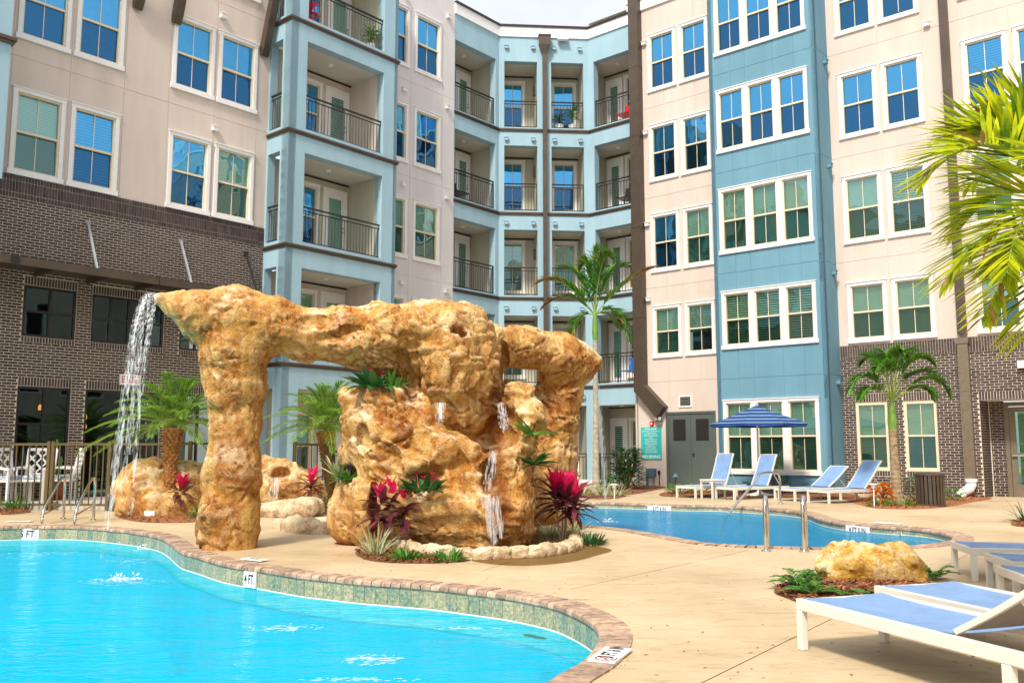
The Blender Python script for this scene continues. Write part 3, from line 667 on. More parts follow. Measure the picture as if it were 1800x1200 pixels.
# ================================================================== deck, pools
deckm_, n, out = nodes('cream_concrete_deck')
b = N(n, 'ShaderNodeBsdfPrincipled', i_Roughness=.62); b.inputs['Specular IOR Level'].default_value = .35
geo = n.nodes.new('ShaderNodeNewGeometry'); P_ = geo.outputs['Position']
big = N(n, 'ShaderNodeTexNoise', i_Scale=.45, i_Detail=5.0, i_Roughness=.6); n.links.new(P_, big.inputs['Vector'])
mp = N(n, 'ShaderNodeMapping', i_Scale=(1.0, 3.2, 1), i_Rotation=(0, 0, rad(12))); n.links.new(P_, mp.inputs[0])
ft = N(n, 'ShaderNodeTexNoise', i_Scale=3.2, i_Detail=9.0, i_Roughness=.72, i_Distortion=1.2); n.links.new(mp.outputs[0], ft.inputs['Vector'])
r1 = ramp(n, big.outputs[0], [(.3, (.46, .35, .20)), (.5, (.56, .43, .27)), (.7, (.62, .49, .33))])
r2 = ramp(n, ft.outputs[0], [(.30, (.50, .44, .38)), (.42, (.84, .81, .77)), (.55, (.98, .97, .96)), (.75, (1, 1, 1))])
mx = N(n, 'ShaderNodeMixRGB', blend_type='MULTIPLY'); mx.inputs[0].default_value = .75; n.links.new(r1.outputs[0], mx.inputs[1]); n.links.new(r2.outputs[0], mx.inputs[2])
# dried leaf crumbs and skin texture marks of the stamped concrete
mp2 = N(n, 'ShaderNodeMapping', i_Scale=(6, 17, 1), i_Rotation=(0, 0, rad(-8))); n.links.new(P_, mp2.inputs[0])
cr = N(n, 'ShaderNodeTexNoise', i_Scale=1.4, i_Detail=8.0, i_Roughness=.8, i_Distortion=2.0); n.links.new(mp2.outputs[0], cr.inputs['Vector'])
r3 = ramp(n, cr.outputs[0], [(.33, (.36, .26, .16)), (.40, (1, 1, 1)), (1, (1, 1, 1))])
m2 = N(n, 'ShaderNodeMixRGB', blend_type='MULTIPLY'); m2.inputs[0].default_value = .8; n.links.new(mx.outputs[0], m2.inputs[1]); n.links.new(r3.outputs[0], m2.inputs[2])
n.links.new(m2.outputs[0], b.inputs['Base Color'])
bp = N(n, 'ShaderNodeBump', i_Strength=.25, i_Distance=.01); n.links.new(ft.outputs[0], bp.inputs['Height']); n.links.new(bp.outputs[0], b.inputs['Normal'])
rr_ = ramp(n, big.outputs[0], [(.35, (.45, .45, .45)), (.6, (.7, .7, .7))]); n.links.new(rr_.outputs[0], b.inputs['Roughness'])
n.links.new(b.outputs[0], out.inputs[0]); deckm = deckm_
# near pool: lip of the coping, picture points taken to the deck plane
lipA_px = [(0, 926), (67, 925), (133, 925), (200, 930), (250, 936), (283, 943), (300, 952), (320, 967), (347, 975), (400, 990), (467, 1000), (533, 1010), (600, 1017), (644, 1021), (753, 1029), (825, 1037), (897, 1046), (969, 1060), (1006, 1073), (1034, 1087), (1052, 1100), (1058, 1113), (1056, 1127), (1045, 1146), (1020, 1168), (987, 1186), (940, 1210)]
lipA = [G(x, y) for x, y in lipA_px]
lipA += [Vector((-.3, 4.35, 0)), Vector((-1.2, 3.9, 0)), Vector((-3.0, 3.6, 0)), Vector((-6, 3.6, 0)), Vector((-9.5, 5.0, 0)), Vector((-11.2, 8.5, 0)), Vector((-10.2, 12.4, 0))]
lipA = resample(catmull(lipA, 6), .1)
lipB_px = [(960, 893), (1020, 884), (1100, 885), (1150, 887), (1200, 888.5), (1250, 889), (1300, 891), (1345, 894), (1375, 896), (1406, 900), (1425, 905), (1440, 911), (1462, 916), (1490, 920), (1560, 926), (1596, 928), (1634, 932), (1660, 937), (1673, 942), (1676, 946), (1667, 951), (1621, 957.5), (1560, 961), (1490, 962), (1424, 962), (1340, 959.5), (1320, 959), (1250, 955), (1200, 947), (1150, 938), (1100, 930), (1020, 921), (985, 912)]
lipB = resample(catmull([G(x, y) for x, y in lipB_px], 6), .1)
if area(lipA) < 0: lipA.reverse()
if area(lipB) < 0: lipB.reverse()
ZWA, ZWB = -.20, -.105
nA, nB = normals2(lipA), normals2(lipB)
outA = [p + q * .19 for p, q in zip(lipA, nA)]; outB = [p + q * .24 for p, q in zip(lipB, nB)]
def joint(a, b, wd=.007):
    a, b = Vector(a), Vector(b); d = (b - a).normalized(); q = Vector((d.y, -d.x, 0)) * wd / 2
    return [a + q, b + q, b - q, a - q]
joints = [joint(G(1316, 966.5), G(1003, 1035)), joint(G(848, 1003), G(895, 987.5)), joint(G(1476, 1080), G(1100, 1200 + 65)), joint(G(1700, 975), G(1652, 998)), joint(G(1, 948 - 31), G(6, 905))]
big_ = [(-45, -30, 0), (45, -30, 0), (45, 60, 0), (-45, 60, 0)]
deck = fillshape('pool_deck', [big_, outA, outB] + joints[:4], 0.0, deckm, kind='structure')
m = MB(); m.box(-45, 45, -30, 2.2, -.06, -.04); 
jb = fillshape('joint_bed', [big_, [p + q * .1 for p, q in zip(lipA, nA)], [p + q * .1 for p, q in zip(lipB, nB)]], -.03, dark, parent=None, kind='structure'); jb.name = 'ground'
# coping stones and waterline tiles
cop = plain('coping_paver', (.40, .27, .19), .75, var=.3, scale=14, bump=.5, bscale=45, island=.28)
tilem, n, out = nodes('mottled_pool_tile')
b = N(n, 'ShaderNodeBsdfPrincipled', i_Roughness=.25); geo = n.nodes.new('ShaderNodeNewGeometry'); oi = n.nodes.new('ShaderNodeObjectInfo')
nz = N(n, 'ShaderNodeTexNoise', i_Scale=38, i_Detail=6.0, i_Roughness=.7); n.links.new(geo.outputs['Position'], nz.inputs['Vector'])
ad = N(n, 'ShaderNodeMath', operation='MULTIPLY_ADD', i_1=.14); n.links.new(oi.outputs['Random'], ad.inputs[0]); n.links.new(nz.outputs[0], ad.inputs[2])
sb = N(n, 'ShaderNodeMath', operation='SUBTRACT', i_1=.07); n.links.new(ad.outputs[0], sb.inputs[0])
r = ramp(n, sb.outputs[0], [(.34, (.07, .19, .15)), (.46, (.24, .27, .18)), (.56, (.40, .34, .18)), (.68, (.55, .49, .34))]); n.links.new(r.outputs[0], b.inputs['Base Color']); n.links.new(b.outputs[0], out.inputs[0])
plas = plain('pool_plaster', (.17, .70, .84), .7, var=.05, scale=1.5); plasB = plain('deep_pool_plaster', (.07, .55, .85), .7, var=.06, scale=1.5)
def pool(name, lip, nrm, width, zw, floor_z, plaster, tile_h, thick=.045):
    base = empty(name); base['kind'] = 'structure'
    m = MB(); n_ = len(lip)
    wallv = [p - q * .012 for p, q in zip(lip, nrm)]
    wv = [p + q * .004 for p, q in zip(lip, nrm)]
    vs = [(p.x, p.y, -.03) for p in wv] + [(p.x, p.y, floor_z) for p in wv]
    m.add(vs, [((i + 1) % n_, i, i + n_, (i + 1) % n_ + n_) for i in range(n_)])
    m.build('basin_wall', plaster, base)
    fillshape('basin_floor', [[p + q * .03 for p, q in zip(lip, nrm)]], floor_z, plaster, parent=base)
    # stones
    step = (lip[1] - lip[0]).length; hw = step / 2 - .004
    prof = [(-.022, -.018), (-.020, -.002), (-.008, .009), (.012, .012), (width, .012), (width, -.05), (-.022 + .012, -.045), (-.022, -.03)]
    vs = [(x, y, z) for x in (-hw, hw) for y, z in prof]; k = len(prof)
    fs = [(i, (i + 1) % k, k + (i + 1) % k, k + i) for i in range(k)] + [tuple(range(k))[::-1], tuple(range(k, 2 * k))]
    sm = MB(); sm.add(vs, fs); stone = sm.mesh('coping_stone', cop); 
    tm = MB(); tm.box(-.0575, .0575, -.006, .004, -tile_h / 2, tile_h / 2); tile = tm.mesh('waterline_tile', tilem)
    order = sorted(range(n_), key=lambda i: (lip[i] - CAM).length)
    restm = MB(); cnt = 0
    for i in order:
        nx = nrm[i]; tx = Vector((-nx.y, nx.x, 0)); M = Matrix((tx, nx, Vector((0, 0, 1)))).transposed().to_4x4(); jit = rnd(-.0025, .0015)
        M.translation = lip[i] + Vector((0, 0, jit))
        if (lip[i] - CAM).y > 3.9 and cnt < 300: inst('coping_stone', stone, M, base); cnt += 1
        else: restm.add([M @ Vector(v) for v in vs], fs)
    if restm.v: restm.build('coping', cop, base)['kind'] = 'stuff'
    g = MB(); gl = resample(lip, .12); gn = normals2(gl); ng = len(gl); cnt = 0; rt = MB()
    g.add([(*(p - q * .0005).xy, -.03) for p, q in zip(gl, gn)] + [(*(p - q * .0005).xy, zw - .05) for p, q in zip(gl, gn)], [((i + 1) % ng, i, i + ng, (i + 1) % ng + ng) for i in range(ng)]); g.build('tile_grout', mortar, base)
    for i in sorted(range(ng), key=lambda i: (gl[i] - CAM).length):
        nx = gn[i]; tx = Vector((-nx.y, nx.x, 0)); M = Matrix((tx, nx, Vector((0, 0, 1)))).transposed().to_4x4(); M.translation = gl[i] + Vector((0, 0, -.048 - tile_h / 2)) - nx * .002
        if gl[i].y > 4.0 and cnt < 300: inst('waterline_tile', tile, M, base); cnt += 1
    m = MB(); m.add([(*(p + q * .003).xy, zw + .012) for p, q in zip(lip, nrm)] + [(*(p - q * .012).xy, zw + .006) for p, q in zip(lip, nrm)] + [(*(p - q * .012).xy, zw - .15) for p, q in zip(lip, nrm)],
                  [((i + 1) % n_, i, i + n_, (i + 1) % n_ + n_) for i in range(n_)] + [((i + 1) % n_ + n_, i + n_, i + 2 * n_, (i + 1) % n_ + 2 * n_) for i in range(n_)]); m.build('waterline_bead', plain('pale_plaster_bead', (.72, .74, .66), .6), base)
    return base
poolA = pool('swimming_pool', lipA, nA, .19, ZWA, -1.35, plas, .14)
poolB = pool('swimming_pool', lipB, nB, .24, ZWB, -1.25, plasB, .085)
def water(name, zc, ztint, gl, scale, bump, body_mix=.62):
    m, n, out = nodes(name)
    tr = N(n, 'ShaderNodeBsdfTransparent'); tr.inputs[0].default_value = (*ztint, 1)
    g = N(n, 'ShaderNodeBsdfGlossy', i_Roughness=.03)
    body = N(n, 'ShaderNodeBsdfDiffuse'); body.inputs[0].default_value = (*zc, 1)
    geo = n.nodes.new('ShaderNodeNewGeometry')
    mp = N(n, 'ShaderNodeMapping', i_Scale=(.55, 1, 1), i_Rotation=(0, 0, rad(8))); n.links.new(geo.outputs['Position'], mp.inputs[0])
    nz = N(n, 'ShaderNodeTexNoise', i_Scale=scale, i_Detail=4.0, i_Roughness=.6, i_Distortion=.6); n.links.new(mp.outputs[0], nz.inputs['Vector'])
    n3 = N(n, 'ShaderNodeTexNoise', i_Scale=scale * .22, i_Detail=2.0); n.links.new(mp.outputs[0], n3.inputs['Vector'])
    bp = N(n, 'ShaderNodeBump', i_Strength=bump, i_Distance=.03); n.links.new(nz.outputs[0], bp.inputs['Height'])
    bp2 = N(n, 'ShaderNodeBump', i_Strength=bump * .6, i_Distance=.12); n.links.new(n3.outputs[0], bp2.inputs['Height']); n.links.new(bp.outputs[0], bp2.inputs['Normal']); n.links.new(bp2.outputs[0], g.inputs['Normal'])
    fr = N(n, 'ShaderNodeFresnel', i_IOR=1.33); n.links.new(bp2.outputs[0], fr.inputs['Normal'])
    mu = N(n, 'ShaderNodeMath', operation='MULTIPLY', i_1=gl); n.links.new(fr.outputs[0], mu.inputs[0])
    m0 = N(n, 'ShaderNodeMixShader', i_0=body_mix); n.links.new(tr.outputs[0], m0.inputs[1]); n.links.new(body.outputs[0], m0.inputs[2])
    mx = N(n, 'ShaderNodeMixShader'); n.links.new(mu.outputs[0], mx.inputs[0]); n.links.new(m0.outputs[0], mx.inputs[1]); n.links.new(g.outputs[0], mx.inputs[2])
    n.links.new(mx.outputs[0], out.inputs[0]); return m
WA = fillshape('water', [[p + q * .01 for p, q in zip(lipA, nA)]], ZWA, water('near_pool_water', (.0, .50, .64), (.11, .86, 1), .45, 9, 1.1, .38), kind='structure')
WB = fillshape('water', [[p + q * .01 for p, q in zip(lipB, nB)]], ZWB, water('far_pool_water', (.0, .27, .46), (.15, .65, .95), .7, 13, 1.3), kind='structure')
# raised patio behind the fence
m = MB()
pf = [PL.at(-1.9, 0, -.05), Vector((-7.3, 17.45, 0)), Vector((-5.0, 21.2, 0)), PL.at(4.4, 0, -.3), PL.at(-1.9, 0, -.3)]
pt_ = [Vector((p.x, p.y, .0)) for p in pf]
m.add([(p.x, p.y, .0) for p in pf] + [(p.x, p.y, .15) for p in pf], [(5, 6, 7, 8, 9), (0, 1, 6, 5), (1, 2, 7, 6), (2, 3, 8, 7)]); m.build('patio', terram)['kind'] = 'structure'
# depth signs
def sign_on(lip, nrm, px, txt, wdt, hgt, z, label, sx=.8, size=None):
    g = G(*px); i = min(range(len(lip)), key=lambda k: (lip[k] - g).length)
    nx = nrm[i]; tx = Vector((-nx.y, nx.x, 0)); o = lip[i] - nx * .012 + Vector((0, 0, z))
    if (tx.x < 0) == True and True: pass
    ex = -tx if nx.y > 0 or True else tx      # text reads from inside the pool
    o = o - nx * .014; e = empty('depth_marker', o, 0); tag(e, label, 'sign')
    m = MB(); c = [ex * a * wdt / 2 + Vector((0, 0, 1)) * b_ * hgt / 2 for a, b_ in ((-1, -1), (1, -1), (1, 1), (-1, 1))]
    m.hexa([q + nx * .012 for q in c] + [q - nx * .006 for q in c]); m.build('plate', whitep, e)
    letter(txt, size or hgt * .85, inkm, o - nx * .006, ex, (0, 0, 1), e, .002, sx=sx)
    return e
sign_on(lipA, nA, (47, 925), '5 FT.', .33, .17, -.115, 'white depth tile reading 5 FT. on the pool wall left of the steel grab rails', .85)
sign_on(lipA, nA, (440, 996), '4 FT.', .19, .15, -.115, 'white depth tile reading 4 FT. on the pool wall below the rock pillar', .62)
sign_on(lipB, nB, (1160, 887.5), '3 FT 6 IN', .52, .12, -.075, 'white depth tile reading 3 FT 6 IN at the back edge of the far pool', .72)
sign_on(lipB, nB, (1508, 922), '4 FT 0 IN', .44, .13, -.085, 'white depth tile reading 4 FT 0 IN at the right of the far pool', .72)
def deck_plate(c, ex, wdt, hgt, txt, label, sx=.62, icon=False, name='depth_marker', z=.0165):
    ex = Vector(ex).normalized(); ey = Vector((-ex.y, ex.x, 0)); c = Vector((c.x, c.y, z))
    e = empty(name, c); tag(e, label, 'sign')
    m = MB(); q = [ex * a * wdt / 2 + ey * b_ * hgt / 2 for a, b_ in ((-1, -1), (1, -1), (1, 1), (-1, 1))]
    m.hexa([v - Vector((0, 0, .006)) for v in q] + [v + Vector((0, 0, .004)) for v in q]); m.build('plate', whitep, e)
    if txt: letter(txt, hgt * .78, inkm, c + ex * (wdt * .14 if icon else 0) + Vector((0, 0, .004)), ex, ey, e, .002, sx=sx)
    if icon:
        cc = c - ex * wdt * .34 + Vector((0, 0, .006)); R = hgt * .33
        m = MB(); ring = [cc - c + (ex * math.cos(t) + ey * math.sin(t)) * R for t in [2 * math.pi * k / 20 for k in range(21)]]
        for a_, b_ in zip(ring, ring[1:]): m.add([a_, b_, b_ * .82 + (cc - c) * .18, a_ * .82 + (cc - c) * .18], [(0, 1, 2, 3)])
        s1 = (cc - c) + (ex + ey) * R * .62; s2 = (cc - c) - (ex + ey) * R * .62; pn = (ex - ey).normalized() * .004; m.add([s1 + pn, s2 + pn, s2 - pn, s1 - pn], [(0, 1, 2, 3)])
        m.build('prohibition_ring', redink, e)
        m = MB(); q = cc - c; m.add([q + ex * .01 + ey * .02, q + ex * .025 - ey * .02, q + ex * .015 - ey * .025, q - ey * .0 - ex * .0], [(0, 1, 2, 3)]); m.add([q + ex * .005 + ey * .025, q + ex * .02 + ey * .03, q + ex * .02 + ey * .018], [(0, 1, 2)]); m.build('diver', inkm, e)
        letter('NO DIVING', hgt * .13, inkm, c - ex * wdt * .34 - ey * hgt * .42 + Vector((0, 0, .004)), ex, ey, e, .002, sx=.8)
    return e
a, b_ = G(1050, 1172), G(1098, 1136)
deck_plate(G(1073, 1155) + Vector((0, 0, 0)), b_ - a, .36, .16, '3 FT 6 IN', 'white 3 FT 6 IN plate with red no diving ring, in the near pool coping', .62, icon=True)
deck_plate(G(448, 985.5), G(475, 988) - G(425, 983), .31, .12, '4 FT.', 'white depth plate lying flat in the coping by the foot of the rock pillar', .8, z=.018)
deck_plate(G(35, 917.3), (1, .03, 0), .38, .14, '5 FT.', 'white depth plate lying flat in the coping behind the 5 FT. tile', .8)
deck_plate(G(1562, 920.5), G(1590, 922) - G(1540, 919), .42, .14, '', 'plain pale plate lying flat in the coping at the right of the far pool', 1)
# pool floor emblem
p = G(940, 1120, -1.30)
# ================================================================== carved rock: distance field + surface nets
def hash3(ix, iy, iz, s=0):
    h = (ix * 374761393 + iy * 668265263 + iz * 2147483647 + s * 974634777) & 0xffffffff
    h = ((h ^ (h >> 13)) * 1274126177) & 0xffffffff
    return ((h ^ (h >> 16)) & 0xffff) / 65535.0
def vnoise(P, s=0):
    P = np.asarray(P, dtype=np.float64); I = np.floor(P).astype(np.int64); f = P - I; f = f * f * (3 - 2 * f); r = 0
    for dx in (0, 1):
        for dy in (0, 1):
            for dz in (0, 1):
                wgt = (f[..., 0] if dx else 1 - f[..., 0]) * (f[..., 1] if dy else 1 - f[..., 1]) * (f[..., 2] if dz else 1 - f[..., 2])
                r = r + wgt * hash3(I[..., 0] + dx, I[..., 1] + dy, I[..., 2] + dz, s)
    return r * 2 - 1
def fbm(P, o=4, s=0, g=.5):
    a = 1; t = 0; n_ = 0
    for k in range(o): t = t + a * vnoise(P * 2.03 ** k + k * 17.3, s + k); n_ += a; a *= g
    return t / n_
def worley(P, s=0):
    I = np.floor(P).astype(np.int64); best = np.full(P.shape[0], 9.0)
    for dx in (-1, 0, 1):
        for dy in (-1, 0, 1):
            for dz in (-1, 0, 1):
                c = I + np.array([dx, dy, dz]); q = np.stack([hash3(c[:, 0], c[:, 1], c[:, 2], s + k) for k in (1, 2, 3)], 1) + c
                best = np.minimum(best, ((q - P) ** 2).sum(1))
    return np.sqrt(best)
class SDF:
    def __init__(s, lo, hi, h):
        s.h = h; s.lo = np.array(lo, float); n = np.ceil((np.array(hi) - s.lo) / h).astype(int) + 1; s.n = n
        s.ax = [s.lo[k] + h * np.arange(n[k]) for k in range(3)]; s.v = np.full(n, 1.0, np.float32)
    def sl(s, lo, hi):
        a = np.clip(((np.array(lo) - s.lo) / s.h).astype(int), 0, s.n - 1); b = np.clip(((np.array(hi) - s.lo) / s.h).astype(int) + 2, 1, s.n)
        S = tuple(slice(x, y) for x, y in zip(a, b)); X, Y, Z = np.meshgrid(s.ax[0][S[0]], s.ax[1][S[1]], s.ax[2][S[2]], indexing='ij'); return S, X, Y, Z
    def comb(s, S, d, k, sub):
        a = s.v[S]
        if sub: hh = np.clip(.5 - .5 * (a + d) / k, 0, 1); s.v[S] = a * (1 - hh) + (-d) * hh + k * hh * (1 - hh)
        else: hh = np.clip(.5 + .5 * (d - a) / k, 0, 1); s.v[S] = d * (1 - hh) + a * hh - k * hh * (1 - hh)
    def ell(s, c, r, k=.10, sub=False, yaw=0, tilt=0):
        c = np.array(c); r = np.array(r); R = r.max() + .45; S, X, Y, Z = s.sl(c - R, c + R); x, y, z = X - c[0], Y - c[1], Z - c[2]
        if yaw: x, y = x * math.cos(yaw) + y * math.sin(yaw), -x * math.sin(yaw) + y * math.cos(yaw)
        if tilt: x, z = x * math.cos(tilt) + z * math.sin(tilt), -x * math.sin(tilt) + z * math.cos(tilt)
        k0 = np.sqrt((x / r[0]) ** 2 + (y / r[1]) ** 2 + (z / r[2]) ** 2); k1 = np.sqrt((x / r[0] ** 2) ** 2 + (y / r[1] ** 2) ** 2 + (z / r[2] ** 2) ** 2)
        s.comb(S, (k0 * (k0 - 1) / np.maximum(k1, 1e-6)).astype(np.float32), k, sub)
    def chain(s, pts, k=.10, sub=False):
        for (a, ra), (b, rb) in zip(pts, pts[1:]):
            a, b = np.array(a), np.array(b); R = max(ra, rb) + .4; S, X, Y, Z = s.sl(np.minimum(a, b) - R, np.maximum(a, b) + R); ab = b - a
            t = np.clip(((X - a[0]) * ab[0] + (Y - a[1]) * ab[1] + (Z - a[2]) * ab[2]) / (ab @ ab), 0, 1)
            d = np.sqrt((X - a[0] - ab[0] * t) ** 2 + (Y - a[1] - ab[1] * t) ** 2 + (Z - a[2] - ab[2] * t) ** 2) - (ra + (rb - ra) * t)
            s.comb(S, d.astype(np.float32), k, sub)
    def perturb(s, f):
        m = np.abs(s.v) < .35; ix = np.argwhere(m); P = s.lo + ix * s.h; s.v[m] += f(P).astype(np.float32)
    def nets(s):
        v = s.v; n = np.array(v.shape); ins = v < 0
        cc = np.zeros(n - 1, int)
        for dx in (0, 1):
            for dy in (0, 1):
                for dz in (0, 1): cc += ins[dx:n[0] - 1 + dx, dy:n[1] - 1 + dy, dz:n[2] - 1 + dz]
        act = (cc > 0) & (cc < 8); idx = -np.ones(n - 1, int); cells = np.argwhere(act); idx[act] = np.arange(len(cells))
        acc = np.zeros((len(cells), 3)); cnt = np.zeros(len(cells))
        cor = [(a, b, c) for a in (0, 1) for b in (0, 1) for c in (0, 1)]
        for i in range(8):
            for j in range(i + 1, 8):
                A_, B_ = cor[i], cor[j]
                if sum(abs(p - q) for p, q in zip(A_, B_)) != 1: continue
                va = v[cells[:, 0] + A_[0], cells[:, 1] + A_[1], cells[:, 2] + A_[2]]; vb = v[cells[:, 0] + B_[0], cells[:, 1] + B_[1], cells[:, 2] + B_[2]]
                mk = (va < 0) != (vb < 0); t = np.where(mk, va / np.where(mk, va - vb, 1), 0)
                p = np.array(A_) + t[:, None] * (np.array(B_) - np.array(A_)); acc += p * mk[:, None]; cnt += mk
        V = s.lo + (cells + acc / cnt[:, None]) * s.h; F = []
        for ax in range(3):
            o = [0, 0, 0]; o[ax] = 1; a = ins[:n[0] - o[0], :n[1] - o[1], :n[2] - o[2]]; b = ins[o[0]:, o[1]:, o[2]:]
            e = np.argwhere(a != b); u, w_ = [(1, 2), (2, 0), (0, 1)][ax]; e = e[(e[:, u] > 0) & (e[:, w_] > 0) & (e[:, u] < n[u] - 1) & (e[:, w_] < n[w_] - 1)]
            du = np.zeros(3, int); du[u] = 1; dw = np.zeros(3, int); dw[w_] = 1
            q = [idx[tuple((e - d).T)] for d in (0 * du, du, du + dw, dw)]
            q = np.stack(q, 1); fl = a[tuple(e.T)]; q[~fl] = q[~fl][:, ::-1]; F.append(q)
        F = np.concatenate(F); F = F[(F >= 0).all(1)]; return V, F
def vnormals(V, F):
    nf = np.cross(V[F[:, 2]] - V[F[:, 0]], V[F[:, 3]] - V[F[:, 1]]); N_ = np.zeros_like(V)
    for k in range(4): np.add.at(N_, F[:, k], nf)
    return N_ / np.maximum(np.linalg.norm(N_, axis=1, keepdims=True), 1e-9)
def cells(P, s=0):
    """nearest and second nearest jittered cell: distances, vector to centre, id hash"""
    I = np.floor(P).astype(np.int64); b1 = np.full(len(P), 9.0); b2 = np.full(len(P), 9.0); c1 = np.zeros_like(P); h1 = np.zeros((len(P), 3))
    for dx in (-1, 0, 1):
        for dy in (-1, 0, 1):
            for dz in (-1, 0, 1):
                c = I + np.array([dx, dy, dz]); q = np.stack([hash3(c[:, 0], c[:, 1], c[:, 2], s + k) for k in (1, 2, 3)], 1) + c
                d = ((q - P) ** 2).sum(1); m = d < b1
                b2 = np.where(m, b1, np.minimum(b2, d)); b1 = np.where(m, d, b1); c1[m] = q[m]
                hh = np.stack([hash3(c[:, 0], c[:, 1], c[:, 2], s + k + 50) for k in (1, 2, 3)], 1); h1[m] = hh[m]
    return np.sqrt(b1), np.sqrt(b2), P - c1, h1 * 2 - 1
def rock_detail(V, F, amp=1.0, seed=0, pits=1.0):
    N_ = vnormals(V, F)
    warp = np.stack([fbm(V * 1.9, 3, seed + k) for k in (40, 50, 60)], 1)
    S1 = np.array([1.0, 1.0, 1.35]); Q = V * S1 + warp * .16
    d1, d2, r, hh = cells(Q * 1.75, seed + 3); facet = (r * hh).sum(1); edge = d2 - d1
    e1, e2, r2, h2 = cells(Q * 5.2 + warp * .5, seed + 13); facet2 = (r2 * h2).sum(1)
    mask = np.clip(fbm(V * 1.1, 2, seed + 31) * 2.2 + .55, .15, 1)
    crk = np.abs(fbm((V + warp * .2) * np.array([1.3, 1.3, 2.2]), 3, seed + 9)); crack = -np.clip(1 - crk / .016, 0, 1)
    crack2 = -np.clip(1 - edge / .07, 0, 1) * (hh[:, 0] > .1)
    w1 = worley(V * 4.0 + warp * 1.2, seed + 5); sm = fbm(V * 1.5, 2, seed + 66) > .12; scallop = np.sqrt(np.clip(.36 - w1, 0, 1)) * sm
    w2 = worley(V * 19, seed + 6); pm = np.clip(fbm(V * 1.9, 2, seed + 77) * 3.2, 0, 1); pit = np.clip(.40 - w2, 0, 1) * pm * pits
    rid = np.abs(fbm(Q * np.array([3.5, 3.5, 6]), 3, seed + 90)); fine = fbm(V * 13, 4, seed + 8, .6)
    sw = (V[:, 2] * 2.3 + V[:, 0] * .55 + V[:, 1] * .3 + warp[:, 0] * .55 + warp[:, 1] * .35) % 1; ledge = np.where(sw < .93, sw, (1 - sw) / .07 * .93) * np.clip(fbm(V * .9, 2, seed + 55) * 3 + .45, 0, 1)
    calm = .55 + .45 * np.clip((V[:, 0] + 2.9) / .5, 0, 1) if seed == 0 else 1.0
    d = calm * amp * (.045 * (ledge - .45) + .062 * facet * mask + .040 * facet2 * mask + .050 * crack + .020 * crack2 - .060 * scallop - .020 * np.clip(1 - (e2 - e1) / .06, 0, 1) * (h2[:, 1] > .25) - .085 * pit + .022 * (.3 - rid) + .010 * fine)
    return V + N_ * d[:, None]
def rock_mesh(name, V, F, mat):
    me = bpy.data.meshes.new(name); me.vertices.add(len(V)); me.vertices.foreach_set('co', V.astype(np.float32).ravel()); me.loops.add(len(F) * 4); me.polygons.add(len(F))
    me.loops.foreach_set('vertex_index', F.astype(np.int32).ravel()); me.polygons.foreach_set('loop_start', np.arange(0, len(F) * 4, 4, dtype=np.int32)); me.polygons.foreach_set('loop_total', np.full(len(F), 4, np.int32))
    me.polygons.foreach_set('use_smooth', np.ones(len(F), bool)); me.materials.append(mat); me.update(); me.validate(); return me
